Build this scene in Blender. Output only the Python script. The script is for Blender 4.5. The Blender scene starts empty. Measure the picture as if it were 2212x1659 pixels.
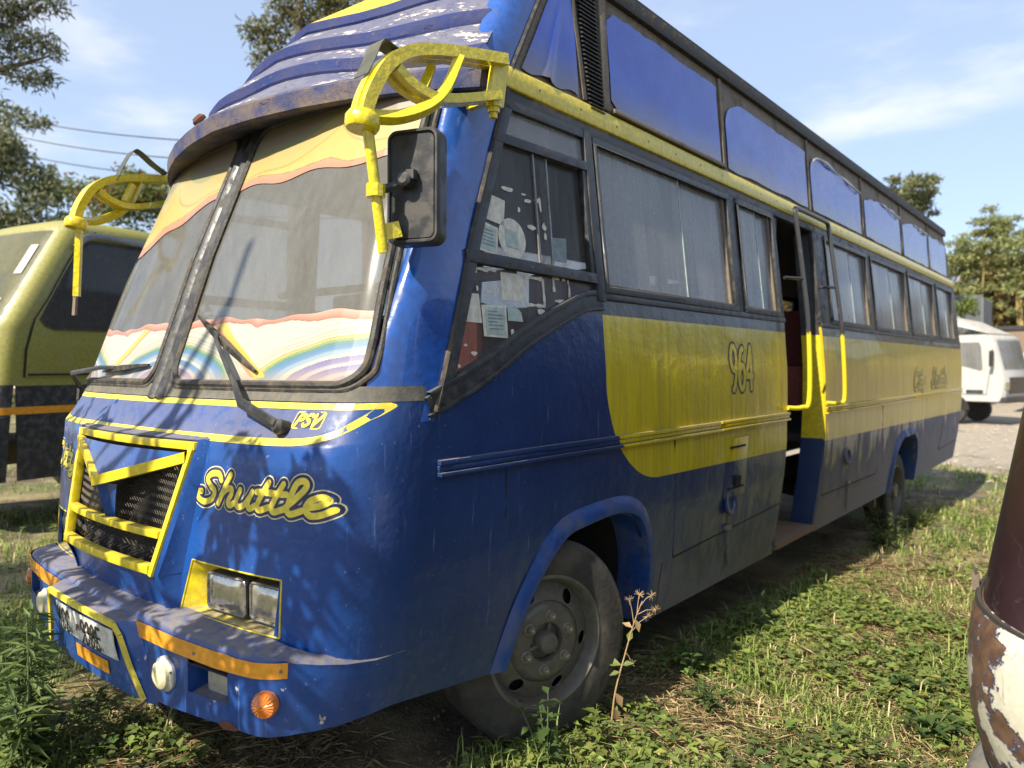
import bpy, bmesh, math, random
import numpy as np
from mathutils import Vector, Matrix, noise as mnoise
random.seed(7); rng = np.random.default_rng(11)
R = math.radians
S = bpy.context.scene
COL = S.collection

# ------------------------------------------------------------------ camera
cd = bpy.data.cameras.new('camera'); cam = bpy.data.objects.new('camera', cd); COL.objects.link(cam)
cd.sensor_width = 36.0; cd.lens = 36.0 * .705; cd.clip_start = .05; cd.clip_end = 2000
yaw, pit, roll = R(40.35), R(-1.32), R(-.19)
Fv = Vector((-math.sin(yaw) * math.cos(pit), math.cos(yaw) * math.cos(pit), math.sin(pit)))
R0 = Vector((math.cos(yaw), math.sin(yaw), 0)); U0 = R0.cross(Fv)
Rv = R0 * math.cos(roll) + U0 * math.sin(roll); Uv = -R0 * math.sin(roll) + U0 * math.cos(roll)
m = Matrix((Rv, Uv, -Fv)).transposed().to_4x4(); m.translation = Vector((2.98, -1.0, 1.52))
cam.matrix_world = m
cd.dof.use_dof = True; cd.dof.focus_distance = 2.7; cd.dof.aperture_fstop = 2.4
S.camera = cam

# ------------------------------------------------------------------ world and sun
SUN_EL, SUN_AZ = 46.0, -1.5           # azimuth: degrees of the sun's ground direction from -Y towards +X
sv = Vector((math.sin(R(SUN_AZ)) * math.cos(R(SUN_EL)), -math.cos(R(SUN_AZ)) * math.cos(R(SUN_EL)), math.sin(R(SUN_EL))))
W = bpy.data.worlds.new('World'); S.world = W; W.use_nodes = True
nt = W.node_tree; bg = nt.nodes['Background']
sky = nt.nodes.new('ShaderNodeTexSky'); sky.sky_type = 'NISHITA'; sky.sun_disc = False
sky.sun_elevation = R(SUN_EL); sky.sun_rotation = math.atan2(sv.x, sv.y)
sky.air_density = 1.0; sky.dust_density = 3.0; sky.ozone_density = 1.2; sky.altitude = 1600
tc = nt.nodes.new('ShaderNodeTexCoord')
mp = nt.nodes.new('ShaderNodeMapping'); mp.inputs['Scale'].default_value = (1.0, 1.0, 3.6)
mp.inputs['Rotation'].default_value = (0, R(9), R(31))
nz = nt.nodes.new('ShaderNodeTexNoise'); nz.inputs['Scale'].default_value = 2.1; nz.inputs['Detail'].default_value = 7; nz.inputs['Roughness'].default_value = .56
rp = nt.nodes.new('ShaderNodeMapRange'); rp.interpolation_type = 'SMOOTHSTEP'
rp.inputs['From Min'].default_value = .50; rp.inputs['From Max'].default_value = .72; rp.inputs['To Max'].default_value = .52
mx = nt.nodes.new('ShaderNodeMix'); mx.data_type = 'RGBA'; mx.inputs['B'].default_value = (6.6, 6.3, 6.0, 1)
L_ = nt.links.new
L_(tc.outputs['Generated'], mp.inputs['Vector']); L_(mp.outputs['Vector'], nz.inputs['Vector'])
def sky_dir(px, py): return (Fv + (px / 2212 - .5) / .705 * Rv - (py - 829.5) / (.705 * 2212) * Uv).normalized()
d1, d2 = sky_dir(1720, 295), sky_dir(2212, 195); pn = d1.cross(d2).normalized(); pm = (d1 + d2 * 1.3).normalized()
def wm(op, a, b=0.):
    n = nt.nodes.new('ShaderNodeMath'); n.operation = op
    for i, v in enumerate((a, b)):
        if isinstance(v, bpy.types.NodeSocket): L_(v, n.inputs[i])
        else: n.inputs[i].default_value = v
    return n.outputs[0]
def wdot(v):
    n = nt.nodes.new('ShaderNodeVectorMath'); n.operation = 'DOT_PRODUCT'; L_(tc.outputs['Generated'], n.inputs[0]); n.inputs[1].default_value = v; return n.outputs['Value']
s1 = wm('POWER', 2.718, wm('MULTIPLY', wm('MULTIPLY', wdot(pn), wdot(pn)), -1100.)); s2 = wm('POWER', 2.718, wm('MULTIPLY', wm('SUBTRACT', 1., wdot(pm)), -28.))
cloudv = wm('ADD', nz.outputs[0], wm('MULTIPLY', wm('MULTIPLY', s1, s2), .17))
L_(cloudv, rp.inputs['Value']); L_(rp.outputs['Result'], mx.inputs['Factor'])
hz_ = nt.nodes.new('ShaderNodeMix'); hz_.data_type = 'RGBA'; hz_.inputs['Factor'].default_value = .52; hz_.inputs['B'].default_value = (3.7, 4.5, 5.9, 1)
L_(sky.outputs['Color'], hz_.inputs['A']); L_(hz_.outputs['Result'], mx.inputs['A']); L_(mx.outputs['Result'], bg.inputs['Color'])
bg.inputs['Strength'].default_value = .105
sl = bpy.data.lights.new('sun', 'SUN'); sl.energy = 5.0; sl.angle = R(.53); sl.color = (1.0, .91, .75)
so = bpy.data.objects.new('sun', sl); COL.objects.link(so); so.rotation_euler = (-sv).to_track_quat('-Z', 'Y').to_euler(); so.location = (6, -8, 14)
vs = S.view_settings; vs.view_transform = 'Standard'; vs.look = 'None'; vs.exposure = 1.0; vs.gamma = 1; vs.use_curve_mapping = False
S.cycles.max_bounces = 8; S.cycles.transparent_max_bounces = 16

# ------------------------------------------------------------------ shader helper
class T:
    def __init__(s, name):
        s.mat = bpy.data.materials.new(name); s.mat.use_nodes = True; s.nt = s.mat.node_tree
        s.b = s.nt.nodes['Principled BSDF']; s.out = s.nt.nodes['Material Output']; s._pos = None
    def put(s, sock, v):
        if isinstance(v, bpy.types.NodeSocket): s.nt.links.new(v, sock)
        elif isinstance(v, (tuple, list)): sock.default_value = tuple(v) + ((1,) if len(v) == 3 and sock.type == 'RGBA' else ())
        else: sock.default_value = v
    def m(s, op, a, b=0., c=0.):
        n = s.nt.nodes.new('ShaderNodeMath'); n.operation = op
        s.put(n.inputs[0], a); s.put(n.inputs[1], b); s.put(n.inputs[2], c); return n.outputs[0]
    def ss(s, x, lo, hi, t0=0., t1=1.):
        n = s.nt.nodes.new('ShaderNodeMapRange'); n.interpolation_type = 'SMOOTHSTEP'
        s.put(n.inputs['Value'], x); s.put(n.inputs['From Min'], lo); s.put(n.inputs['From Max'], hi)
        s.put(n.inputs['To Min'], t0); s.put(n.inputs['To Max'], t1); return n.outputs[0]
    def pos(s):
        if s._pos is None:
            g = s.nt.nodes.new('ShaderNodeTexCoord'); s._pos = g.outputs['Object']
            sp = s.nt.nodes.new('ShaderNodeSeparateXYZ'); s.nt.links.new(s._pos, sp.inputs[0]); s.xyz = sp.outputs
        return s._pos
    def vec(s, sx=1, sy=1, sz=1, loc=(0, 0, 0)):
        n = s.nt.nodes.new('ShaderNodeMapping'); s.nt.links.new(s.pos(), n.inputs[0])
        n.inputs['Scale'].default_value = (sx, sy, sz); n.inputs['Location'].default_value = loc; return n.outputs[0]
    def nrm(s):
        g = s.nt.nodes.new('ShaderNodeNewGeometry'); sp = s.nt.nodes.new('ShaderNodeSeparateXYZ')
        s.nt.links.new(g.outputs['Normal'], sp.inputs[0]); return sp.outputs
    def noise(s, scale=5, detail=4, rough=.55, vec=None, dist=0):
        n = s.nt.nodes.new('ShaderNodeTexNoise'); s.nt.links.new(vec or s.pos(), n.inputs['Vector'])
        n.inputs['Scale'].default_value = scale; n.inputs['Detail'].default_value = detail
        n.inputs['Roughness'].default_value = rough; n.inputs['Distortion'].default_value = dist; return n.outputs[0]
    def mix(s, f, a, b):
        n = s.nt.nodes.new('ShaderNodeMix'); n.data_type = 'RGBA'
        s.put(n.inputs['Factor'], f); s.put(n.inputs['A'], a); s.put(n.inputs['B'], b); return n.outputs['Result']
    def attr(s, name='Col'):
        n = s.nt.nodes.new('ShaderNodeAttribute'); n.attribute_name = name; return n.outputs['Color']
    def bump(s, h, strength=.3, dist=.01):
        n = s.nt.nodes.new('ShaderNodeBump'); s.put(n.inputs['Height'], h)
        n.inputs['Strength'].default_value = strength; n.inputs['Distance'].default_value = dist
        s.nt.links.new(n.outputs[0], s.b.inputs['Normal'])
    def fin(s, col=None, rough=None, metal=None, coat=None, spec=None, alpha=None):
        for k, v in (('Base Color', col), ('Roughness', rough), ('Metallic', metal), ('Coat Weight', coat), ('Specular IOR Level', spec), ('Alpha', alpha)):
            if v is not None: s.put(s.b.inputs[k], v)
        return s.mat

DUST = (.20, .165, .115)
def simple(name, col, rough=.5, metal=0, dirt=.35, dcol=DUST, scale=9, bump=.25, bscale=40, coat=0, updust=.6):
    """paint or rubber with blotchy wear, dust lying on faces that look up, and a fine uneven surface"""
    t = T(name)
    n1 = t.noise(scale, 5, .6); n2 = t.noise(bscale, 3)
    f = t.m('MULTIPLY', t.ss(n1, .42, .75), dirt)
    up = t.m('MULTIPLY', t.ss(t.nrm()[2], .45, .95), updust)
    f = t.m('MAXIMUM', f, t.m('MULTIPLY', up, t.ss(n1, .2, .6)))
    var = t.mix(t.ss(n2, .3, .7), tuple(c * .82 for c in col), tuple(min(1, c * 1.12) for c in col))
    t.bump(t.m('ADD', n2, t.m('MULTIPLY', n1, 2.)), bump, .004)
    return t.fin(t.mix(f, var, dcol), t.ss(f, 0, .5, rough, min(.95, rough + .4)), metal, coat)

BLUE = (.008, .050, .222); YEL = (.66, .51, .014); NAVY = (.010, .018, .070)
M = {}
M['yellow_dusty'] = simple('dusty_yellow_paint', YEL, .4, dirt=.35, dcol=(.26, .21, .10), scale=14, updust=1.1)
M['yellow'] = simple('yellow_paint', YEL, .33, dirt=.22, dcol=(.30, .24, .06), coat=.25, scale=14, updust=.45)
M['yellow_arm'] = simple('thick_yellow_enamel', (.62, .50, .010), .24, dirt=.0, dcol=(.20, .15, .03), coat=.5, bump=.55, bscale=55, scale=30, updust=.1)
M['yellow_line'] = simple('yellow_coach_line', (.70, .56, .05), .4, dirt=.3, dcol=(.35, .29, .12), scale=16, updust=.3)
M['black'] = simple('black_worn_paint', (.022, .023, .026), .42, dirt=.55, dcol=(.11, .10, .085), scale=18)
M['rubber'] = simple('cracked_black_rubber', (.020, .019, .018), .6, dirt=.8, dcol=(.13, .105, .075), scale=22, bump=.6)
M['tyre'] = simple('dusty_tyre_rubber', (.030, .028, .025), .75, dirt=.5, dcol=(.11, .09, .065), scale=7, bump=.5)
M['mud'] = simple('caked_mud', (.12, .085, .055), .95, dirt=.5, scale=14, bump=1.0)
M['nut'] = simple('worn_wheel_nut_steel', (.30, .27, .21), .35, metal=.5, dirt=.35, dcol=(.16, .09, .05), scale=60)
M['rim'] = simple('grey_painted_steel', (.135, .125, .10), .48, metal=.25, dirt=.5, dcol=(.10, .075, .05), scale=10)
M['chrome'] = simple('dull_chrome', (.45, .44, .42), .25, metal=.9, dirt=.35, scale=20)
M['dark'] = simple('dark_underside', (.012, .011, .010), .9, dirt=.3, dcol=(.05, .04, .03))
M['interior'] = simple('dark_cabin_trim', (.030, .027, .026), .8, dirt=.3, dcol=(.06, .05, .045))
M['curtain'] = simple('pale_curtain_cloth', (.62, .62, .62), .9, dirt=.4, dcol=(.25, .22, .2), scale=4)
M['seat'] = simple('maroon_patterned_seat', (.22, .05, .04), .85, dirt=.5, dcol=(.16, .10, .06), scale=30)
M['frame_tan'] = simple('brown_primer_frame', (.16, .125, .085), .65, dirt=.6, dcol=(.09, .075, .06), scale=8)
M['white'] = simple('white_paint', (.43, .425, .40), .35, dirt=.15, scale=6)
M['paper'] = simple('sun_bleached_paper', (.60, .56, .47), .8, dirt=.25, dcol=(.45, .42, .36), scale=14)
M['paper_teal'] = simple('faded_teal_print', (.38, .46, .42), .8, dirt=.2, scale=14)
M['print_grey'] = simple('grey_print', (.20, .24, .24), .8, dirt=.2)
M['amber'] = simple('amber_reflector_tape', (.72, .30, .018), .35, dirt=.25, dcol=(.40, .20, .05), scale=18, coat=.4, updust=0)
M['plate'] = simple('white_number_plate', (.62, .60, .54), .5, dirt=.3, scale=16)
M['ink'] = simple('black_lettering', (.012, .012, .013), .5, dirt=.15, updust=0)
M['navyline'] = simple('navy_lettering_outline', NAVY, .5, dirt=.25, updust=0)
M['faded_navy'] = simple('faded_navy_outline', (.15, .14, .16), .6, dirt=.5, updust=0)
M['cream'] = simple('cream_lettering_outline', (.62, .56, .34), .5, dirt=.3, updust=0)
M['wood'] = simple('worn_wood', (.20, .10, .05), .8, dirt=.6, scale=7)
M['lens'] = simple('dusty_headlamp_glass', (.50, .48, .42), .10, metal=.8, dirt=.40, dcol=(.40, .35, .26), scale=12, coat=.6)
M['fog'] = simple('clouded_fog_lens', (.36, .33, .26), .2, dirt=.5, dcol=(.5, .45, .34), scale=10, coat=.5)
M['amber_lens'] = simple('amber_lamp_lens', (.60, .16, .008), .12, dirt=.15, coat=.8, updust=0)
M['apron'] = simple('dusty_grey_apron', (.10, .095, .08), .8, dirt=.5, dcol=(.20, .17, .12), scale=14, bump=.5)
M['well'] = simple('grey_green_stairwell', (.05, .055, .05), .6, dirt=.4)
M['mesh_wire'] = simple('dull_wire', (.055, .055, .055), .5, metal=.4, dirt=.3)
M['rust'] = simple('rust_patch', (.10, .035, .018), .9, dirt=.4, dcol=(.18, .08, .04), scale=30)
M['steel_grey'] = simple('dull_galvanised_steel', (.22, .22, .22), .45, metal=.5, dirt=.4, scale=12)
M['film_edge'] = simple('curled_film_edge', (.55, .53, .52), .5, dirt=.3, dcol=(.3, .27, .3))
M['plastic'] = simple('black_mirror_plastic', (.016, .016, .017), .35, dirt=.4, dcol=(.10, .09, .075), scale=12, bump=.08, bscale=60, updust=.5)
M['olive_flat'] = simple('olive_green_strap', (.045, .05, .035), .6, dirt=.3)
M['mirror_glass'] = simple('mirror_glass', (.6, .6, .6), .05, metal=1, dirt=.1)

def body_paint(name='blue_yellow_bus_paint', navy=1.):
    t = T(name); p = t.pos(); x, y, z = t.xyz
    y = t.m('ADD', y, 5.5); z = t.m('ADD', z, -.1)          # object space -> bus metres (root sits at y 5.5, z -0.1)
    side = t.ss(t.m('ABSOLUTE', t.nrm()[0]), .45, .6)
    blot = t.noise(2.2, 5, .6); fine = t.noise(26, 4, .6)
    streak = t.noise(1, 5, .65, t.vec(9, 9, .8)); streak2 = t.noise(1, 4, .6, t.vec(30, 30, 1.1))
    R_ = .49
    dx = t.m('MAXIMUM', t.m('SUBTRACT', 1.757 + R_, y), 0.)
    zb = t.m('SUBTRACT', .966 + R_ + .0105 * 2.27, t.m('MULTIPLY', y, .0105))
    dz = t.m('MAXIMUM', t.m('SUBTRACT', zb, z), 0.)
    d = t.m('SQRT', t.m('ADD', t.m('MULTIPLY', dx, dx), t.m('MULTIPLY', dz, dz)))
    ymask = t.ss(t.m('SUBTRACT', d, R_), .0015, -.0015)
    ymask = t.m('MULTIPLY', ymask, t.m('MULTIPLY', t.ss(y, 1.7, 1.75), t.ss(x, .2, .3)))
    bmask = t.m('MULTIPLY', t.m('MULTIPLY', t.ss(z, 1.7560, 1.7575), side), t.ss(y, .9, 1.0))
    blue = t.mix(t.ss(blot, .3, .7), tuple(c * .8 for c in BLUE), (.012, .066, .272))
    # the front's blue turns a darker navy round the corners and along the flanks
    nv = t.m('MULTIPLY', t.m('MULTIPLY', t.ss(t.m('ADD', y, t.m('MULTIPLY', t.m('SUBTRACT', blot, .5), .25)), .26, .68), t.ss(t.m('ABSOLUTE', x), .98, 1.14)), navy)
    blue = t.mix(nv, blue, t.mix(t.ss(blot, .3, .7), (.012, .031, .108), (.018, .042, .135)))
    yel = t.mix(t.ss(streak2, .35, .7), YEL, (.50, .37, .012))
    rear = t.ss(y, 4.6, 5.4)
    yel = t.mix(t.m('MULTIPLY', rear, t.ss(blot, .2, .8, .12, .40)), yel, (.46, .35, .05))
    yel = t.mix(t.m('MULTIPLY', t.ss(streak, .52, .75), .65), yel, (.34, .24, .02))
    yel = t.mix(t.m('MULTIPLY', t.ss(t.noise(1, 4, .6, t.vec(17, 17, .5, (4, 2, 0))), .60, .68), .35), yel, (.22, .17, .06))
    col = t.mix(ymask, blue, yel)
    blk = t.mix(t.ss(streak, .35, .7), (.02, .02, .022), (.07, .065, .055))
    col = t.mix(bmask, col, blk)
    # road dust thrown up on the flanks: thick at the skirt, ragged upper edge, heavier behind the door
    lim = t.m('ADD', t.ss(y, 1.2, 7., .62, 1.0), t.m('MULTIPLY', t.m('SUBTRACT', streak, .5), 1.5))
    lim = t.m('ADD', lim, t.m('MULTIPLY', t.m('SUBTRACT', blot, .5), .9))
    dust = t.m('MULTIPLY', t.ss(t.m('SUBTRACT', z, lim), .14, -.42), t.m('MULTIPLY', t.ss(y, .9, 2.3, .08, .78), t.ss(fine, .2, .6, .75, 1.)))
    dust = t.m('MULTIPLY', dust, t.m('SUBTRACT', 1., t.m('MULTIPLY', ymask, .75)))
    dc = t.mix(t.ss(blot, .35, .65), (.17, .165, .11), (.22, .20, .18))
    dc = t.mix(rear, dc, (.25, .22, .22))
    col = t.mix(dust, col, dc)
    up = t.m('MULTIPLY', t.ss(t.nrm()[2], .25, .85), t.ss(fine, .25, .6, .35, .85))
    col = t.mix(up, col, (.17, .145, .12))
    scr = t.m('MULTIPLY', t.ss(streak2, .70, .74), .35)
    col = t.mix(scr, col, (.20, .24, .36))
    speck = t.ss(t.noise(60, 2), .72, .735)
    col = t.mix(t.m('MULTIPLY', speck, .45), col, (.22, .24, .30))
    if True:
        chip = t.m('MULTIPLY', t.m('MULTIPLY', t.ss(t.noise(13, 5, .7), .69, .70), t.ss(z, .85, .55)), t.ss(y, 1.6, 1.0)); col = t.mix(chip, col, t.mix(t.ss(fine, .4, .6), (.16, .07, .045), (.42, .38, .34)))
        col = t.mix(t.m('MULTIPLY', t.ss(t.noise(1, 5, .7, t.vec(40, 40, 1.6)), .62, .70), .30), col, (.22, .28, .42))
    t.bump(t.m('ADD', t.m('MULTIPLY', blot, 6.), t.m('MULTIPLY', fine, .25)), .20, .014)
    f = t.m('MAXIMUM', dust, up)
    return t.fin(col, t.ss(f, 0, .6, .30, .8), .0, t.ss(f, 0, .5, .22, .0), .38)
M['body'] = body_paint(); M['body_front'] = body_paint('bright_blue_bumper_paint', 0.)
M['arch'] = simple('dusty_blue_arch_paint', (.014, .060, .235), .42, dirt=.75, dcol=(.105, .105, .15), scale=6, updust=.9)

def roof_paint(name, a, b, peel):
    t = T(name); n = t.noise(7, 6, .65); f = t.noise(34, 4, .6); pl = t.noise(3.2, 5, .62, t.vec(.8, 2.2, 2.4, (3, 1, 0)))
    pl2 = t.noise(16, 6, .7, t.vec(1, 2.0, 2.4))
    col = t.mix(t.ss(n, .3, .7), a, b)
    col = t.mix(t.ss(f, .62, .72), col, (.06, .06, .09))
    k = t.m('MULTIPLY', t.ss(pl, .515, .55), t.ss(pl2, .535, .56))
    col = t.mix(t.m('MULTIPLY', k, peel), col, (.50, .45, .38))
    crack = t.ss(t.m('ABSOLUTE', t.m('SUBTRACT', t.noise(5, 3, .5, t.vec(1, 2, 2)), .5)), .012, .004)
    col = t.mix(t.m('MULTIPLY', crack, .45), col, (.03, .03, .05))
    t.bump(t.m('SUBTRACT', t.m('ADD', n, t.m('MULTIPLY', f, .5)), t.m('MULTIPLY', k, .9)), .45, .012)
    return t.fin(col, .72, 0, 0, .25)
M['roof'] = roof_paint('sun_faded_roof_blue', (.080, .085, .150), (.13, .13, .170), 1.)
M['riser'] = roof_paint('deep_blue_step_paint', (.008, .022, .12), (.03, .035, .10), .0)
M['roof_yellow'] = roof_paint('yellow_roof_band', (.48, .33, .03), (.55, .40, .05), .0)
M['lip'] = roof_paint('chipped_visor_edge', (.020, .035, .12), (.13, .10, .085), .0)
M['pillar'] = simple('gloss_blue_pillar', (.014, .072, .31), .22, dirt=.4, dcol=(.02, .03, .09), coat=.6, bump=.22, bscale=34, scale=8, updust=.1)

def film():
    t = T('blue_window_film'); t.pos(); z = t.m('ADD', t.xyz[2], -.1); n = t.noise(3, 5, .6); f = t.noise(40, 3)
    col = t.mix(t.ss(n, .3, .7), (.018, .055, .42), (.034, .095, .50))
    col = t.mix(t.m('MULTIPLY', t.ss(t.xyz[1], 0., 3., .05, .40), t.ss(n, .2, .7, .4, 1.)), col, (.10, .135, .27))
    d = t.m('MULTIPLY', t.ss(t.m('ADD', z, t.m('MULTIPLY', n, .12)), 3.02, 2.76), .75)
    col = t.mix(d, col, (.20, .17, .08))
    t.bump(n, .12, .02)
    return t.fin(col, t.ss(f, .3, .7, .22, .34), 0, .4)
M['film'] = film()

def glass(name, dcol, alpha0, alpha1, rough=.12, scale=3):
    t = T(name); n = t.noise(scale, 5, .6, t.vec(1, 1, .5)); s = t.noise(1, 4, .6, t.vec(26, 26, 1.3)); f = t.noise(90, 2)
    k = t.m('ADD', t.m('MULTIPLY', n, .6), t.m('MULTIPLY', s, .4))
    a = t.ss(k, .3, .72, alpha0, alpha1)
    col = t.mix(t.ss(f, .3, .7), tuple(c * .9 for c in dcol), dcol)
    m_ = t.fin(col, rough, 0, 0, .5, a); return m_
M['glass'] = glass('dusty_tinted_glass', (.34, .34, .335), .40, .66)
M['glass_ws'] = glass('dusty_windscreen_glass', (.165, .16, .14), .56, .78)
M['glass_q'] = glass('clear_dusty_glass', (.12, .115, .105), .16, .42)
M['glass_truck'] = glass('dark_cab_glass', (.07, .07, .07), .40, .6, .05)
M['glass_far'] = glass('dirty_far_glass', (.16, .19, .22), .30, .50)

def leafmat(name, trans=.35, rough=.55):
    t = T(name); t.fin(t.attr(), rough, 0, 0, .35)
    tr = t.nt.nodes.new('ShaderNodeBsdfTranslucent'); t.nt.links.new(t.attr(), tr.inputs[0])
    mx = t.nt.nodes.new('ShaderNodeMixShader'); mx.inputs[0].default_value = trans
    t.nt.links.new(t.b.outputs[0], mx.inputs[1]); t.nt.links.new(tr.outputs[0], mx.inputs[2]); t.nt.links.new(mx.outputs[0], t.out.inputs[0])
    return t.mat
M['leaf'] = leafmat('leaf_green', .42)
def attrmat(name, rough=.55, spec=.4):
    t = T(name); return t.fin(t.attr(), rough, 0, .15, spec)
M['art'] = attrmat('printed_windscreen_film', .45)
def bark(name, a, b):
    t = T(name); n = t.noise(1, 5, .65, t.vec(14, 14, 3)); t.bump(n, .7, .03); return t.fin(t.mix(t.ss(n, .3, .7), a, b), .9)
M['bark'] = bark('grey_brown_bark', (.07, .055, .04), (.14, .11, .08))
M['bark_yellow'] = bark('yellow_fever_tree_bark', (.26, .19, .07), (.34, .26, .10))
M['stem'] = bark('green_stem', (.07, .10, .03), (.12, .14, .05))
M['dry'] = bark('dry_seed_stalk', (.30, .20, .09), (.42, .30, .15))

# ------------------------------------------------------------------ mesh helper
ROOT = {}
class G:
    def __init__(s): s.v = []; s.f = []; s.mi = []; s.cur = 0
    def add(s, vs, fs):
        b = len(s.v); s.v += [tuple(v) for v in vs]; s.f += [tuple(b + i for i in f) for f in fs]; s.mi += [s.cur] * len(fs); return b
    def hexa(s, p):   # 8 corners: bottom ring 0-3, top ring 4-7
        s.add(p, [(3, 2, 1, 0), (4, 5, 6, 7), (0, 1, 5, 4), (1, 2, 6, 5), (2, 3, 7, 6), (3, 0, 4, 7)])
    def box(s, x0, x1, y0, y1, z0, z1):
        s.hexa([(x0, y0, z0), (x1, y0, z0), (x1, y1, z0), (x0, y1, z0), (x0, y0, z1), (x1, y0, z1), (x1, y1, z1), (x0, y1, z1)])
    def bar(s, a, b, w, h, up=(0, 0, 1)):
        a, b = Vector(a), Vector(b); d = (b - a).normalized(); r = d.cross(Vector(up))
        if r.length < 1e-4: r = d.cross(Vector((1, 0, 0)))
        r.normalize(); u = r.cross(d); P = []
        for q in (a, b):
            P += [q - r * w / 2 - u * h / 2, q + r * w / 2 - u * h / 2, q + r * w / 2 + u * h / 2, q - r * w / 2 + u * h / 2]
        s.add(P, [(3, 2, 1, 0), (4, 5, 6, 7), (0, 1, 5, 4), (1, 2, 6, 5), (2, 3, 7, 6), (3, 0, 4, 7)])
    def tube(s, path, r, n=8, caps=True, sq=False, closed=False, flat=1.):
        P = [Vector(p) for p in path]; k = len(P); rr = r if isinstance(r, (list, tuple)) else [r] * k
        up = None; base = len(s.v); fs = []
        for i in range(k):
            d = (P[(i + 1) % k] - P[i - 1]) if closed else (P[min(i + 1, k - 1)] - P[max(i - 1, 0)])
            d.normalize()
            if up is None: up = d.orthogonal().normalized() if abs(d.z) > .9 else d.cross(Vector((0, 0, 1))).normalized()
            up = (up - d * up.dot(d)).normalized(); w = d.cross(up)
            for j in range(n):
                a = 2 * math.pi * (j + (.5 if sq else 0)) / n
                s.v.append(tuple(P[i] + (up * math.cos(a) * flat + w * math.sin(a)) * rr[i]))
        lim = k if closed else k - 1
        for i in range(lim):
            i2 = (i + 1) % k
            for j in range(n):
                fs.append((base + i * n + j, base + i * n + (j + 1) % n, base + i2 * n + (j + 1) % n, base + i2 * n + j))
        if caps and not closed:
            fs.append(tuple(base + j for j in range(n))[::-1]); fs.append(tuple(base + (k - 1) * n + j for j in range(n)))
        s.f += fs; s.mi += [s.cur] * len(fs)
    def lathe(s, prof, o, ax, n=32, a0=0, closed_ends=True):
        o, ax = Vector(o), Vector(ax).normalized(); e1 = ax.orthogonal().normalized(); e2 = ax.cross(e1); base = len(s.v)
        for (r, t) in prof:
            for j in range(n):
                a = 2 * math.pi * j / n + a0; s.v.append(tuple(o + ax * t + (e1 * math.cos(a) + e2 * math.sin(a)) * r))
        fs = []
        for i in range(len(prof) - 1):
            for j in range(n):
                fs.append((base + i * n + j, base + i * n + (j + 1) % n, base + (i + 1) * n + (j + 1) % n, base + (i + 1) * n + j))
        if closed_ends:
            fs.append(tuple(base + j for j in range(n))[::-1]); fs.append(tuple(base + (len(prof) - 1) * n + j for j in range(n)))
        s.f += fs; s.mi += [s.cur] * len(fs)
    def grid(s, P, skip=None, mi=None):
        nr, nc = len(P), len(P[0]); base = len(s.v)
        for row in P: s.v += [tuple(q) for q in row]
        for i in range(nr - 1):
            for j in range(nc - 1):
                if skip and skip(i, j): continue
                a = base + i * nc + j; s.f.append((a, a + 1, a + nc + 1, a + nc)); s.mi.append(mi(i, j) if mi else s.cur)
    def build(s, name, mats, parent=None, smooth=True, ang=35, solid=0, label=None, bevel=0, flip=False):
        if not isinstance(mats, (list, tuple)): mats = [mats]
        me = bpy.data.meshes.new(name); off = ROOT.get(parent.name, Vector()) if parent else Vector()
        me.from_pydata([(x - off.x, y - off.y, z - off.z) for x, y, z in s.v], [], s.f); 
        for q in mats: me.materials.append(q)
        me.polygons.foreach_set('material_index', s.mi)
        if flip: me.flip_normals()
        if bevel or solid is None:
            bm = bmesh.new(); bm.from_mesh(me); bmesh.ops.remove_doubles(bm, verts=bm.verts, dist=1e-5)
            bmesh.ops.recalc_face_normals(bm, faces=bm.faces)
            if bevel: bmesh.ops.bevel(bm, geom=[e for e in bm.edges if e.is_manifold and e.calc_face_angle(0) > .5], offset=bevel, segments=2, affect='EDGES', profile=.6)
            bm.to_mesh(me); bm.free()
        if smooth:
            me.polygons.foreach_set('use_smooth', [True] * len(me.polygons)); me.set_sharp_from_angle(angle=R(ang))
        me.update(); o = bpy.data.objects.new(name, me); COL.objects.link(o)
        if parent: o.parent = parent; ROOT[o.name] = off
        if solid:
            md = o.modifiers.new('thickness', 'SOLIDIFY'); md.thickness = solid; md.offset = -1; es = o.modifiers.new('crisp_edges', 'EDGE_SPLIT'); es.split_angle = R(max(ang, 30)); es.use_edge_sharp = False
        if label: o['label'] = label
        return o

def tag(o, label, cat, group=None, kind=None):
    if label: o['label'] = label
    if cat: o['category'] = cat
    if group: o['group'] = group
    if kind: o['kind'] = kind
    return o
def thing(name, loc, label, cat, group=None):
    o = bpy.data.objects.new(name, None); COL.objects.link(o); o.location = loc; o.empty_display_size = .2
    ROOT[o.name] = Vector(loc); return tag(o, label, cat, group)
def dup(o, parent, offset=(0, 0, 0)):
    c = o.copy(); COL.objects.link(c); c.parent = parent; c.location = Vector(o.location) + Vector(offset); ROOT[c.name] = ROOT.get(o.name, Vector()) + Vector(offset) * 0
    return c
def cr(pts, n=8):
    """smooth curve through points"""
    P = [Vector(p) for p in pts]; out = []
    for i in range(len(P) - 1):
        a, b, c, d = P[max(i - 1, 0)], P[i], P[i + 1], P[min(i + 2, len(P) - 1)]
        for k in range(n):
            t = k / n; out.append(.5 * ((2 * b) + (c - a) * t + (2 * a - 5 * b + 4 * c - d) * t * t + (3 * b - a - 3 * c + d) * t ** 3))
    out.append(P[-1]); return out
def itp(x, xs, ys): return float(np.interp(x, xs, ys))
def ground_z(x, y):
    if y < 1.0: z = -.045
    else: z = -.045 - .034 * min(y - 1.0, 10.5)
    return z + .018 * mnoise.noise(Vector((x * .9, y * .9, 3))) + .008 * mnoise.noise(Vector((x * 3.1, y * 3.1, 7)))
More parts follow.
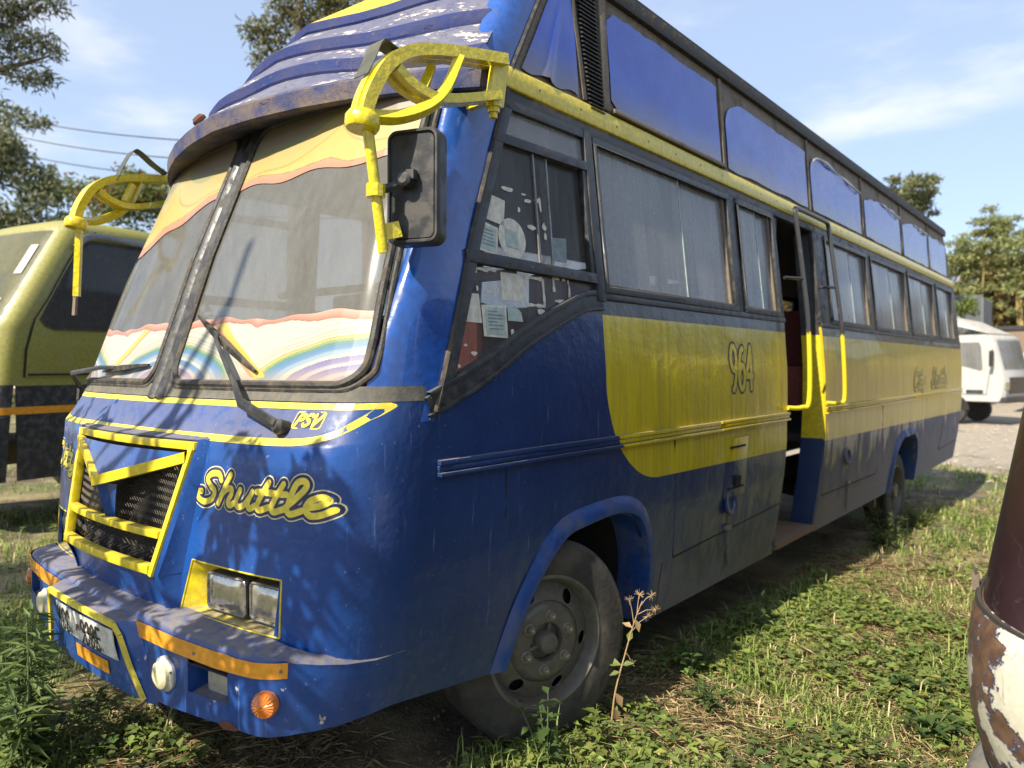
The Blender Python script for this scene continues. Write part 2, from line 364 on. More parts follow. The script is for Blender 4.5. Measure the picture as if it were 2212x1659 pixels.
# ------------------------------------------------------------------ ground
GN = Vector((0, 0, 0))
def build_ground():
    xs = np.concatenate([[-900, -300, -120, -60, -35], np.arange(-24, 10.01, .4), [14, 22, 40, 90, 300, 900]])
    ys = np.concatenate([[-900, -300, -90, -40, -20, -10], np.arange(-6, 22.01, .4), [26, 32, 40, 60, 90, 150, 300, 900]])
    g = G(); P = []
    for y in ys: P.append([(x, y, ground_z(x, y)) for x in xs])
    g.grid(P)
    t = T('dry_soil_and_thatch'); p = t.pos(); n = t.noise(1.1, 6, .65); f = t.noise(28, 5, .7); st = t.noise(90, 3, .6)
    n2 = t.noise(.45, 4, .6, t.vec(1, 1, 1, (9, 4, 0)))
    soil = t.mix(t.ss(f, .3, .7), (.050, .034, .022), (.13, .092, .058))
    straw = t.mix(t.ss(st, .35, .65), (.27, .20, .10), (.46, .37, .20))
    green = t.mix(t.ss(f, .3, .7), (.05, .07, .018), (.12, .14, .04))
    col = t.mix(t.ss(n, .40, .62), soil, straw)
    col = t.mix(t.m('MULTIPLY', t.ss(n2, .40, .60), .8), col, green)
    # pale gravel yard beyond the grass
    gy = t.m('ADD', t.xyz[1], t.m('MULTIPLY', t.m('SUBTRACT', n, .5), 5.))
    k = t.ss(gy, 13., 16.)
    grav = t.mix(t.ss(t.noise(9, 5, .7), .3, .7), (.23, .19, .145), (.36, .31, .245))
    grav = t.mix(t.m('MULTIPLY', t.ss(n2, .56, .66), .6), grav, (.10, .11, .05))
    col = t.mix(k, col, grav)
    t.bump(t.m('ADD', f, t.m('MULTIPLY', st, .6)), .9, .03)
    o = g.build('ground', t.fin(col, .95)); o['kind'] = 'structure'; return o
build_ground()

# ------------------------------------------------------------------ bus surfaces
ZS = [0.2, .5, .8, 1.0, 1.3, 1.5, 1.8, 2.6, 2.72, 3.3, 3.5]; XS = [1.10, 1.15, 1.185, 1.2, 1.2, 1.195, 1.172, 1.085, 1.075, 1.03, 1.0]
def X(z): return itp(z, ZS, XS)
PX = [0, .3, .6, .85, 1.0, 1.07, 1.12, 1.16, 1.185, 1.197, 1.2]; PY = [0, .006, .025, .052, .082, .106, .138, .192, .265, .35, .44]
YZ = [.2, .67, 1.0, 1.27, 1.30, 1.42, 1.98, 2.54, 3.0]; YV = [.14, .15, .175, .20, .225, .30, .494, .725, .93]
def y0(z): return itp(z, YZ, YV)
def plan(x, z=1.2): return itp(abs(x) * 1.2 / X(z), PX, PY)
def fp(x, z, off=0.): return (x, y0(z) + plan(x, z) - off, z)               # point on the front panel / windscreen
def fb(x, z, off=0.):                                                    # point on the bumper
    kx = min(1., max(0., (abs(x) - .98) / .17)); kx = kx * kx * (3 - 2 * kx); xx = x * (1 - (1 - (X(max(z, .2)) + .003) / 1.2) * kx)
    return (xx, .045 + itp(abs(x), [0, .3, .6, .85, 1.0, 1.07, 1.12, 1.16, 1.185, 1.197, 1.2], [0, .004, .018, .045, .078, .108, .15, .22, .31, .42, .54]) - off, z)
def sp(y, z, off=0., s=1): return (s * (X(z) + off), y, z)

BUS = thing('bus', (0, 5.5, -.1), 'tall blue and yellow bus parked on the grass with its side door open', 'bus')

def sheet(poly, s=1, cuts_z=(), step=.15, amp=.0035, off=0.):
    """flat outline in (y, z) -> panel wrapped on the flank, very slightly dented"""
    bm = bmesh.new(); vs = [bm.verts.new((0, y, z)) for y, z in poly]; bm.faces.new(vs)
    zs = [p[1] for p in poly]; ys = [p[0] for p in poly]
    lv = sorted(set([z for z in ZS if min(zs) < z < max(zs)] + list(np.arange(min(zs) + .07, max(zs), .16)) + list(cuts_z)))
    for z in lv: bmesh.ops.bisect_plane(bm, geom=bm.verts[:] + bm.edges[:] + bm.faces[:], plane_co=(0, 0, z), plane_no=(0, 0, 1))
    for y in np.arange(min(ys) + step, max(ys), step): bmesh.ops.bisect_plane(bm, geom=bm.verts[:] + bm.edges[:] + bm.faces[:], plane_co=(0, y, 0), plane_no=(0, 1, 0))
    for v in bm.verts:
        y, z = v.co.y, v.co.z
        d = amp * mnoise.noise(Vector((y * 1.6, z * 2.2, s * 5))) + amp * .6 * mnoise.noise(Vector((y * 5, z * 5, s * 9)))
        tuck = min(1., max(0., (y - .64) / .22)); v.co.x = s * (X(z) + off + d * tuck - .0035 * (1 - tuck))
    bmesh.ops.recalc_face_normals(bm, faces=bm.faces[:])
    bm.faces.ensure_lookup_table()
    if sum(f.normal.x * f.calc_area() for f in bm.faces) * s < 0: bmesh.ops.reverse_faces(bm, faces=bm.faces[:])
    g = G(); bm.verts.index_update()
    g.v = [tuple(v.co) for v in bm.verts]; g.f = [tuple(v.index for v in f.verts) for f in bm.faces]; g.mi = [0] * len(g.f); bm.free(); return g
def sprism(g, poly, o0, o1, s=1):
    n = len(poly); V = [sp(y, z, o0, s) for y, z in poly] + [sp(y, z, o1, s) for y, z in poly]
    F = [tuple(range(n, 2 * n)), tuple(range(n))[::-1]] + [(i, (i + 1) % n, n + (i + 1) % n, n + i) for i in range(n)]
    if s < 0: F = [f[::-1] for f in F]
    # orientation of outline
    a = sum(poly[i][0] * poly[(i + 1) % n][1] - poly[(i + 1) % n][0] * poly[i][1] for i in range(n))
    if a < 0: F = [f[::-1] for f in F]
    g.add(V, F)
def sbar(g, a, b, w, o0, o1, s=1):
    """bar of width w between two (y, z) points lying on the flank"""
    dy, dz = b[0] - a[0], b[1] - a[1]; L = math.hypot(dy, dz); ny, nz = -dz / L * w / 2, dy / L * w / 2
    sprism(g, [(a[0] - ny, a[1] - nz), (b[0] - ny, b[1] - nz), (b[0] + ny, b[1] + nz), (a[0] + ny, a[1] + nz)], o0, o1, s)

SILL, HEAD = 1.845, 2.60
ARCH_F = [(1.05, .336), (1.126, .549), (1.245, .728), (1.381, .862), (1.56, .905), (1.879, .914), (2.078, .849), (2.205, .687), (2.262, .507), (2.30, .215)]
ARCH_R = [(7.19, .20), (7.19, .42), (7.22, .62), (7.40, .80), (7.70, .83), (8.02, .83), (8.22, .74), (8.34, .58), (8.40, .40), (8.43, .20)]
def inner(path, k=.072):
    cy = (path[0][0] + path[-1][0]) / 2; cz = .35; out = []
    for y, z in path:
        d = math.hypot(y - cy, z - cz); out.append((cy + (y - cy) * (d - k) / d, cz + (z - cz) * (d - k) / d if z > cz else z))
    return out
IN_F, IN_R = inner(ARCH_F), inner(ARCH_R)
SK = .205                                   # skirt height
low_curve = [(1.76, 1.80), (1.62, 1.785), (1.45, 1.725), (1.20, 1.62), (.95, 1.49), (.66, 1.372)]      # under the quarter window
def flank(s, door):
    seg1 = [(.56, .395), (.9, .355), (1.05, .336)] + IN_F + [(2.30, SK)]
    seg2 = [(7.19, SK)] + IN_R + [(8.43, SK)]
    rearp = [(11.02, SK), (11.02, 1.13), (11.06, SILL)]
    front = [(1.76, 1.80)] + low_curve[1:] + [(.66, 1.37), (.61, 1.25), (.565, .67)]
    if door:
        a = seg1 + [(4.02, SK), (4.055, SILL), (1.76, SILL)] + front
        b = [(4.90, SK)] + seg2 + rearp + [(4.86, SILL)]
        return [a, b]
    return [seg1 + seg2 + rearp + [(1.76, SILL)] + front]
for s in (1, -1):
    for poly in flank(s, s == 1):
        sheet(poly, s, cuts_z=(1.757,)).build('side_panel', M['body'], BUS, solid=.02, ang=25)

# ---- wheel arch flares and wells
for s in (1, -1):
    for path, inn in ((ARCH_F, IN_F), (ARCH_R, IN_R)):
        g = G(); o_ = cr([(y, z, 0) for y, z in path], 4); i_ = cr([(y, z, 0) for y, z in inn], 4)
        P = []
        for a, b in zip(o_, i_):
            q = lambda t, off: sp(a.x * (1 - t) + b.x * t, a.y * (1 - t) + b.y * t, off + .006 * mnoise.noise(Vector((a.x * 4, a.y * 4, t))), s)
            P.append([q(-.10, .002), q(.12, .010), q(.40, .022), q(.80, .028), q(1.0, .026), q(1.06, .014), q(1.06, -.16)])
        g.grid(P); g.build('wheel_arch', M['arch'], BUS, ang=40, flip=(s > 0))
        g = G(); P = [[sp(b.x, b.y, -.10, s), (s * .45, b.x, b.y)] for b in i_]; g.grid(P)
        y_a, y_b = inn[0][0], inn[-1][0]
        g.add([(s * .45, y_a - .3, .1), (s * .45, y_b + .3, .1), (s * .45, y_b + .3, 1.0), (s * .45, y_a - .3, 1.0)], [(0, 1, 2, 3)])
        g.build('wheel_well', M['dark'], BUS)

# ---- rub rail along the flank
for s in (1, -1):
    for ya, yb in (((.70, 2.93), (2.94, 4.05), (4.87, 7.9), (7.91, 11.0)) if s == 1 else ((.70, 5.5), (5.51, 11.0))):
        g = G()
        for z, w, o in ((1.196, .018, .020), (1.175, .020, .012), (1.155, .014, .024)): sprism(g, [(ya, z - w / 2), (yb, z - w / 2), (yb, z + w / 2), (ya, z + w / 2)], -.004, o, s)
        g.build('rub_rail', M['body'], BUS, bevel=.003)

# ---- luggage hatches
def hatch(poly, name='luggage_hatch', off=.0018):
    g = sheet(poly, 1, off=off, amp=.0035); return g.build(name, M['body'], BUS, solid=.012, ang=25)
h1 = hatch([(2.47, .51), (3.99, .575), (3.99, 1.12), (2.40, 1.12)])
h2 = hatch([(4.93, .50), (6.60, .485), (6.62, 1.10), (4.93, 1.10)])
h3 = hatch([(9.72, .44), (10.86, .47), (10.86, .86), (9.80, .86)])
for a, b in (((2.47, .515), (2.40, 1.14)), ((2.47, .505), (4.0, .57)), ((4.93, .495), (6.6, .48)), ((6.61, .49), (6.63, 1.14)), ((9.72, .435), (10.86, .465)), ((9.715, .44), (9.79, .86))):
    g = G(); sbar(g, a, b, .008, -.002, .0035); g.build('hatch_seam', M['dark'], BUS)
for (y, z, h) in ((3.185, .92, h1), (5.45, 1.02, h2)):
    g = G()
    if h is h1:
        sprism(g, [(y - .16, z - .18), (y + .16, z - .18), (y + .16, z + .175), (y - .16, z + .175)], 0, .010)
        g.build('latch_plate', M['body'], h, bevel=.006)
        g = G(); sbar(g, (y - .11, z + .12), (y + .11, z + .12), .012, .0, .0125); g.build('slot', M['dark'], h)
        g = G(); sbar(g, (y - .11, z - .13), (y + .12, z - .13), .010, .0, .0125); g.build('slot', M['dark'], h)
        g = G(); sprism(g, [(y - .02, z - .12), (y + .05, z - .12), (y + .05, z - .06), (y - .02, z - .06)], 0, .02); g.build('latch', M['dark'], h)
for (y, z, h) in ((3.125, .705, h1), (5.506, .757, h2)):
    g = G(); o = Vector(sp(y, z, .004)); g.lathe([(.075, 0), (.082, .012), (.070, .022), (.058, .020), (.050, .006), (.0, .002)], o, (1, 0, .12), 20); g.build('hatch_handle_cup', M['body'], h)
for (y, z, h) in ((3.13, .555, h1), (5.62, .52, h2)):
    g = G(); o = Vector(sp(y, z, .012)); g.box(o.x - .01, o.x + .012, y - .035, y + .035, z - .012, z + .012); g.build('hasp', M['steel_grey'], h)
    for k in range(9):
        g = G(); zc = z - .03 - k * .027; xx = X(zc) + .012; e = (.0, .010) if k % 2 else (.006, .004)
        pts = [(xx + e[0] * math.cos(a), y + k * .012 + .010 * math.cos(a) * (1 if k % 2 else .4), zc + .018 * math.sin(a)) for a in np.linspace(0, 2 * math.pi, 9)[:-1]]
        g.tube(pts, .0035, 5, closed=True); g.build('chain_link', M['steel_grey'], h)

# ---- window band: posts, rails, windows with sliding panes, curtains behind
WINS = [(1.785, 3.27, 2.58), (3.385, 4.00, 3.66), (5.13, 6.375, 5.78), (6.51, 7.93, 7.2), (8.05, 9.45, 8.75), (9.63, 10.76, 10.2)]
for s in (1, -1):
    wins = WINS if s == 1 else [(1.785, 3.27, 2.5), (3.385, 5.0, 4.2)] + WINS[2:]
    g = G()
    spans = [(1.73, 4.06), (4.86, 11.03)] if s == 1 else [(1.73, 11.03)]
    for a, b in spans:
        sprism(g, [(a, SILL - .02), (b, SILL - .02), (b, SILL + .012), (a, SILL + .012)], -.03, .010, s)
    sprism(g, [(1.16, HEAD - .02), (11.0, HEAD - .02), (11.0, HEAD + .045), (1.16, HEAD + .045)], -.03, .006, s)
    edges = [1.73] + [v for w in wins for v in w[:2]] + [11.03]
    for i in range(0, len(edges), 2):
        a, b = edges[i], edges[i + 1]
        if s == 1 and a < 4.03 < b:
            for q in ((a, 4.06), (4.86, b)): sprism(g, [(q[0], SILL), (q[1], SILL), (q[1], HEAD), (q[0], HEAD)], -.03, .004, s)
        else: sprism(g, [(a, SILL), (b, SILL), (b, HEAD), (a, HEAD)], -.03, .004, s)
    g.build('window_post', M['black'], BUS, bevel=.003)
    for wi, (a, b, md) in enumerate(wins):
        g = G(); w = .032; z0, z1 = SILL + .012, HEAD - .02
        for p, q in (((a, z0 + w / 2), (b, z0 + w / 2)), ((a, z1 - w / 2), (b, z1 - w / 2)), ((a + w / 2, z0 + w), (a + w / 2, z1 - w)), ((b - w / 2, z0 + w), (b - w / 2, z1 - w))): sbar(g, p, q, w, -.035, .016, s)
        fr = g.build('window', M['black'], BUS, bevel=.004)
        g = G(); i0, i1 = z0 + w, z1 - w
        sbar(g, (b - w - .018, i0), (b - w - .018, i1), .026, -.03, -.004, s); sbar(g, (a + w, i0 + .004), (b - w, i0 + .004), .012, -.03, .004, s)
        g.build('window_channel', M['frame_tan'], fr)
        for (p, q, o) in ((a + w, md + .07, -.010), (md, b - w, -.021)):
            g = G(); sprism(g, [(p, i0), (q, i0), (q, i1), (p, i1)], o - .004, o, s); g.build('pane', M['glass'] if s == 1 else M['glass_far'], fr, smooth=False)
        if s == 1:
            g = G(); e = md + .066; sprism(g, [(e - .004, i0), (e + .004, i0), (e + .004, i1), (e - .004, i1)], -.012, -.007, s)
            g.build('pane_edge', M['paper_teal'], fr, smooth=False)
            # curtains gathered behind the panes
            for (p, q) in ((a + .12, a + .12 + (b - a) * .26), (md + .16, md + .16 + (b - a) * .20)):
                if wi == 1 and p > md: continue
                P = []; n = 34
                for z in np.linspace(SILL + .0, HEAD - .05, 5):
                    P.append([(s * (X(z) - .058 + .018 * math.sin(k * 1.35 + wi) + .006 * math.sin(k * .6 + z * 2)), p + (q - p) * k / n + .012 * math.sin(z * 5 + k * .3), z) for k in range(n + 1)])
                g = G(); g.grid(P); g.build('curtain', M['curtain'], BUS)

# ---- front quarter window
QT = [(.905, 1.98), (1.113, 2.425), (1.174, 2.58)]
def yq(z): return itp(z, [1.30, 1.37, 1.98, 2.425, 2.58, 2.72, 3.09, 3.4], [.655, .684, .905, 1.10, 1.174, 1.231, 1.449, 1.63])
g = G(); w = .045
sbar(g, (1.745, SILL - .03), (1.745, HEAD), .06, -.03, .016)
sbar(g, (1.17, 2.565), (1.73, 2.575), .04, -.03, .014)
lc = [(p.x, p.y) for p in cr([(y, z, 0) for y, z in low_curve], 4)]
def strip(g, pts, w, o0, o1):
    n = len(pts); P = [[], [], [], []]
    for i, (y, z) in enumerate(pts):
        a, b_ = pts[max(0, i - 1)], pts[min(n - 1, i + 1)]; L = math.hypot(b_[0] - a[0], b_[1] - a[1]); ny, nz_ = -(b_[1] - a[1]) / L * w / 2, (b_[0] - a[0]) / L * w / 2
        if nz_ < 0: ny, nz_ = -ny, -nz_
        for k, (sg, o) in enumerate(((-1, o0), (-1, o1), (1, o1), (1, o0))): P[k].append(sp(y + sg * ny, z + sg * nz_, o))
    g.grid(P)
strip(g, [(yq(a) + .03, a) for a in np.linspace(1.395, 2.56, 16)], .05, -.03, .014)
strip(g, [(y, z + .012) for y, z in lc], .075, -.03, .010); strip(g, [(y, z + .056) for y, z in lc[2:]], .020, -.03, .018); strip(g, [(y, z - .018) for y, z in lc], .014, -.03, .013)
qw = g.build('quarter_window', M['black'], BUS, bevel=.003)
g = G(); sbar(g, (1.10, 2.415), (1.72, 2.425), .04, -.02, .016); sbar(g, (.875, 1.925), (1.72, 1.915), .045, -.02, .018); sbar(g, (1.70, 1.93), (1.70, 2.41), .03, -.02, .010)
g.build('glazing_bar', M['black'], qw, bevel=.003)
g = G(); sprism(g, [(yq(2.43) + .05, 2.435), (1.715, 2.44), (1.715, 2.55), (yq(2.55) + .05, 2.55)], -.012, -.008); g.build('pane', M['glass'], qw, smooth=False)
g = G(); sprism(g, [(yq(1.95) + .05, 1.95), (1.43, 1.945), (1.44, 2.40), (yq(2.40) + .05, 2.40)], -.010, -.006); g.build('pane', M['glass_q'], qw, smooth=False)
g = G(); sprism(g, [(1.40, 1.945), (1.69, 1.94), (1.69, 2.405), (1.405, 2.40)], -.022, -.018); g.build('pane', M['glass_q'], qw, smooth=False)
g = G(); sprism(g, [(yq(1.46) + .05, 1.455), (.95, 1.535), (1.2, 1.665), (1.45, 1.77), (1.62, 1.83), (1.715, 1.84), (1.715, 1.895), (yq(1.9) + .05, 1.90)], -.010, -.006); g.build('pane', M['glass_q'], qw, smooth=False)
g = G(); sprism(g, [(1.325, 1.945), (1.335, 1.945), (1.345, 2.40), (1.335, 2.40)], -.006, .002); sprism(g, [(1.418, 1.945), (1.43, 1.945), (1.44, 2.40), (1.43, 2.40)], -.012, -.004)
g.build('pane_edge', M['steel_grey'], qw)
# papers and sticker remains on the quarter window
def sticker(poly, mt, name='sticker', off=.0): 
    g = G(); sprism(g, poly, -.0055 + off, -.0040 + off); return g.build(name, mt, qw, smooth=False)
def rect(y, z, w, h, sk=0.): return [(y, z), (y + w, z - sk), (y + w, z + h - sk), (y, z + h)]
PZ = []
def px_rect(c, mt, **k): PZ.append(sticker(c, mt, **k)); return PZ[-1]
px_rect([(1.0, 2.083), (1.121, 2.068), (1.141, 2.169), (1.025, 2.185)], M['paper'])
px_rect([(.955, 1.957), (1.068, 1.945), (1.085, 2.054), (.972, 2.074)], M['paper'], off=.0008)
px_rect([(.968, 1.968), (1.058, 1.958), (1.072, 2.044), (.982, 2.060)], M['paper_teal'], off=.0022)
g = G(); c = (1.167, 2.024); sprism(g, [(c[0] + .082 * math.cos(a), c[1] + .080 * math.sin(a)) for a in np.linspace(0, 2 * math.pi, 28)[:-1]], -.0055, -.004); g.build('round_sticker', M['paper'], qw, smooth=False)
px_rect(rect(1.125, 1.99, .075, .07, .006), M['paper_teal'], off=.0018)
px_rect([(.832, 1.686), (.954, 1.683), (.946, 1.79), (.836, 1.79)], M['paper'])
px_rect([(.962, 1.635), (1.096, 1.631), (1.095, 1.758), (.956, 1.751)], M['paper'])
px_rect([(.978, 1.645), (1.084, 1.642), (1.083, 1.745), (.974, 1.742)], M['paper_teal'], off=.0015)
for k in range(6): px_rect(rect(.988, 1.728 - k * .013, .082 if k % 3 else .05, .0035), M['print_grey'], off=.0028)
for k in range(5): px_rect(rect(.992, 2.040 - k * .014, .06, .0032, .006), M['print_grey'], off=.0034)
px_rect([(1.074, 1.778), (1.198, 1.775), (1.208, 1.887), (1.078, 1.884)], M['paper'])
px_rect([(1.104, 1.699), (1.193, 1.698), (1.185, 1.735), (1.15, 1.757), (1.104, 1.748)], M['paper_teal'])
px_rect([(1.43, 1.967), (1.538, 1.97), (1.55, 2.077), (1.432, 2.066)], M['print_grey'], off=-.013)
def torn_frame(y, z, w, h, gap):
    for (p, q) in (((y, z), (y + w, z)), ((y + w, z), (y + w, z + h)), ((y + w, z + h), (y, z + h)), ((y, z + h), (y, z))):
        n = 5
        for k in range(n):
            if random.random() < gap: continue
            a = (p[0] + (q[0] - p[0]) * k / n, p[1] + (q[1] - p[1]) * k / n); b = (p[0] + (q[0] - p[0]) * (k + 1.05) / n, p[1] + (q[1] - p[1]) * (k + 1.05) / n)
            g = G(); sbar(g, a, b, random.uniform(.008, .018), -.0055, -.004); g.build('torn_sticker', M['paper'], qw, smooth=False)
torn_frame(.94, 1.803, .112, .082, .45); torn_frame(1.214, 1.769, .125, .11, .05); torn_frame(1.412, 1.796, .105, .096, .3)
for y, z, a, b in ((1.165, 2.221, .075, .018), (1.26, 2.216, .03, .012), (1.285, 2.193, .045, .018), (1.224, 2.148, .018, .022), (1.352, 2.205, .04, .016), (1.366, 2.19, .014, .05), (1.298, 2.087, .055, .016), (1.382, 2.10, .022, .03), (1.383, 2.06, .016, .03), (1.31, 1.743, .05, .026), (1.124, 1.657, .018, .026), (.904, 1.571, .03, .014), (.807, 1.536, .012, .02), (.82, 1.525, .016, .014), (.779, 1.487, .008, .03), (.86, 1.60, .014, .012), (1.52, 1.84, .014, .06)):
    n = 9; g = G(); sprism(g, [(y + a * .6 * math.cos(t) * random.uniform(.6, 1.2), z + b * .6 * math.sin(t) * random.uniform(.6, 1.2)) for t in np.linspace(0, 2 * math.pi, n)[:-1]], -.0055, -.004); g.build('torn_sticker', M['paper'], qw, smooth=False)

# ---- yellow cant rail and the upper row of covered windows
for s in (1, -1):
    g = G(); ys = np.linspace(1.185, 10.9, 60); prof = [(2.632, .002), (2.634, .018), (2.64, .022), (2.715, .020), (2.725, .016), (2.728, -.01)]
    P = [[sp(y, z + .002 * mnoise.noise(Vector((y * 3, z, 1))), o + .003 * mnoise.noise(Vector((y * 2, z * 9, 2))), s) for z, o in prof] for y in ys]
    g.grid(P); g.build('cant_rail', M['yellow'], BUS, flip=(s < 0), ang=50)
    g = sheet([(1.20, 2.63), (10.92, 2.63), (10.50, 3.36), (1.62, 3.36), (1.45, 3.09)], s, step=.4, amp=.001); g.build('upper_side_panel', M['frame_tan'], BUS, solid=.02)
BAYS = [(1.985, 3.215, 3.245), (3.325, 4.80, 3.20), (4.925, 6.31, 3.20), (6.46, 7.87, 3.19), (8.02, 9.33, 3.20), (9.45, 10.52, 3.19)]
def film_sheet(outline_top, y0_, y1_, z0, seed, nz=10, ny=40, bot=None):
    g = G(); P = []
    for j in range(nz + 1):
        row = []
        for i in range(ny + 1):
            u = i / ny; y = y0_ + (y1_ - y0_) * u; t = j / nz; zt = outline_top(u); zb = z0 + (bot(u) if bot else 0); z = zb + (zt - zb) * t
            o = .010 + .004 * mnoise.noise(Vector((u * 1.5 + seed, t * 1., 4))) + .0015 * mnoise.noise(Vector((u * 8, t * 5, seed)))
            if t > .9: o += .012 * max(0, mnoise.noise(Vector((u * 4, seed, 2))) + .3)
            if t < .1: o += .008 * max(0, mnoise.noise(Vector((u * 6, seed, 8))))
            row.append(sp(y, z, o))
        P.append(row)
    g.grid(P); return g.build('window_film', M['film'], BUS, solid=.0025, ang=60)
jag = lambda u, s: .012 * mnoise.noise(Vector((u * 9, s, 1))) + .006 * mnoise.noise(Vector((u * 26, s, 2)))
tops = [lambda u: 3.245 + jag(u, 1) - .05 * max(0, .05 - u) / .05 - .012 * u,
        lambda u: 3.07 + .14 * min(1, u / .16) ** .5 - .03 * max(0, u - .3) + jag(u, 2),
        lambda u: 3.12 + .08 * min(1, u / .12) ** .5 - .13 * max(0, u - .35) ** 1.2 + jag(u, 3),
        lambda u: 3.11 + .07 * math.sin(min(1, u * 2.) * 1.57) - .10 * max(0, u - .5) + jag(u, 4),
        lambda u: 3.10 + .08 * math.sin(min(1, u * 2.2) * 1.57) - .06 * max(0, u - .5), lambda u: 3.18 - .01 * math.sin(u * 9)]
for k, ((a, b, zt), tp) in enumerate(zip(BAYS, tops)):
    film_sheet(tp, a, b, 2.765, k * 3.1, bot=lambda u: .010 * mnoise.noise(Vector((u * 5, k, 9))) - .01 + (.05 * max(0, 1 - u / .06) if k == 0 else 0))
    if k in (2, 3, 4):     # curled free edge
        g = G(); pts = [sp(a + (b - a) * u, tp(u) + .002, .026 + .008 * math.sin(u * 9)) for u in np.linspace(.02 if k == 2 else .45, .97, 16)]
        g.tube(pts, [.004 + .010 * abs(math.sin(i * .55 + k)) ** 2 for i in range(16)], 6, flat=.5); g.build('curled_film', M['film_edge'], BUS)
g = G()    # first, slanted bay by the pillar
P = []
for j in range(11):
    z = 2.745 + (3.30 - 2.745) * j / 10; yl = yq(z) + .055; yr = 1.705 - .01 * (z - 2.75)
    P.append([sp(yl + (yr - yl) * i / 14, z - .01 * math.sin(i * .9) * (j == 0), .010 + .006 * mnoise.noise(Vector((i * .16, j * .18, 3))) + (.016 * math.exp(-((i - 6) / .8) ** 2) * (1 - j / 10) if j < 7 else 0)) for i in range(15)])
g.grid(P); g.build('window_film', M['film'], BUS, solid=.0025, ang=60)
for k, y in enumerate([3.268, 4.862, 6.385, 7.945, 9.39]):
    g = G(); sbar(g, (y, 2.74), (y, 3.30), .035, 0, .016); g.build('upper_post', M['frame_tan'], BUS, bevel=.004)
g = G(); sbar(g, (1.93, 2.74), (1.95, 3.32), .06, 0, .018); sbar(g, (1.755, 2.74), (1.69, 3.32), .03, 0, .014); sbar(g, (1.98, 2.748), (3.25, 2.748), .022, 0, .03); g.build('upper_post', M['frame_tan'], BUS, bevel=.004)
g = G(); sprism(g, [(1.775, 2.70), (1.905, 2.70), (1.89, 3.32), (1.70, 3.32)], 0, .008); lv = g.build('louvre', M['black'], BUS)
slat0 = None
for k in range(30):
    z = 2.715 + k * .0198; a = 1.785 - (z - 2.7) * .10; b = 1.90 - (z - 2.7) * .02
    if slat0 is None or True:
        g = G(); V = [sp(a, z, .006), sp(b, z, .006), sp(b, z - .006, .024), sp(a, z - .006, .024), sp(a, z + .008, .006), sp(b, z + .008, .006), sp(b, z - .001, .026), sp(a, z - .001, .026)]
        g.hexa(V); g.build('slat', M['black'], lv, smooth=False)
# gutter and roof skin
for s in (1, -1):
    g = G(); P = [(sp(1.55, 3.345, .012, s)), sp(10.55, 3.345, .012, s)]; g.bar(P[0], P[1], .05, .075); g.bar((P[0][0] - s * .01, P[0][1], 3.395), (P[1][0] - s * .01, P[1][1], 3.395), .05, .02); g.build('gutter', M['rubber'], BUS, bevel=.008)
g = G(); P = []
for y in np.linspace(1.5, 10.6, 24): P.append([(x, y, 3.385 + .13 * (1 - (x / 1.03) ** 2) - (.10 * max(0, y - 9.6) ** 2)) for x in np.linspace(-1.03, 1.03, 17)])
g.grid(P); g.build('roof', M['roof_yellow'], BUS)
# rear wall
g = G(); P = []
for z in [SK, .6, 1.13, 1.5, SILL, 2.2, 2.64, 3.0, 3.22, 3.42]:
    yr = itp(z, [SK, 1.13, 1.80, 2.64, 3.22, 3.42], [11.02, 11.02, 11.06, 10.92, 10.60, 10.5]); P.append([(x * X(z), yr + .10 * (1 - x * x), z) for x in np.linspace(-1, 1, 17)])
g.grid(P); g.build('rear_panel', M['body'], BUS, flip=True)

# rivets along the posts and rails
g = G()
def rivet(y, z, o, r=.0055): 
    c = Vector(sp(y, z, o)); g.lathe([(r, 0), (r * .8, .002), (r * .3, .0032)], c, (1, 0, .1), 7)
for y in (3.268, 4.862, 6.385, 7.945, 9.39):
    for z in np.linspace(2.80, 3.26, 6): rivet(y, z, .0155)
for y in np.arange(1.4, 10.8, .30): rivet(y, 2.680 + random.uniform(-.004, .004), .0208)
for a, b, md in WINS:
    for z in np.linspace(1.93, 2.52, 6): rivet(b - .018, z, .0155, .0045); rivet(a + .016, z, .0155, .0045)
for y in np.linspace(.98, 1.66, 6): rivet(y, 1.918, .0175, .0045)
rv = g.build('rivet', M['rubber'], BUS); rv['kind'] = 'stuff'
for (y, z0, z1) in ((1.06, .95, 1.14), (6.63, .95, 1.13), (8.62, .86, 1.14), (9.30, .22, .84), (2.36, .24, .50)):
    g = G(); sbar(g, (y, z0), (y, z1), .006, -.004, .0012); g.build('panel_joint', M['dark'], BUS)

# quarter window on the far side
g = G(); V = lambda y, z, o: sp(y, z, o, -1)
def fstrip(pts, w, o0, o1):
    P = [[], [], [], []]
    for i, (y, z) in enumerate(pts):
        a, b_ = pts[max(0, i - 1)], pts[min(len(pts) - 1, i + 1)]; L = math.hypot(b_[0] - a[0], b_[1] - a[1]); ny, nz_ = -(b_[1] - a[1]) / L * w / 2, (b_[0] - a[0]) / L * w / 2
        for k, (sg, o) in enumerate(((-1, o0), (-1, o1), (1, o1), (1, o0))): P[k].append(V(y + sg * ny, z + sg * nz_, o))
    g.grid(P)
fstrip([(yq(a) + .03, a) for a in np.linspace(1.395, 2.56, 16)], .05, -.03, .014); fstrip([(y, z + .012) for y, z in lc], .075, -.03, .010); fstrip([(1.745, SILL - .03), (1.745, HEAD)], .06, -.03, .016); fstrip([(.875, 1.925), (1.72, 1.915)], .05, -.03, .016); fstrip([(1.17, 2.565), (1.73, 2.575)], .04, -.03, .014); fstrip([(1.10, 2.415), (1.72, 2.425)], .04, -.03, .014)
fq = g.build('quarter_window', M['black'], BUS)
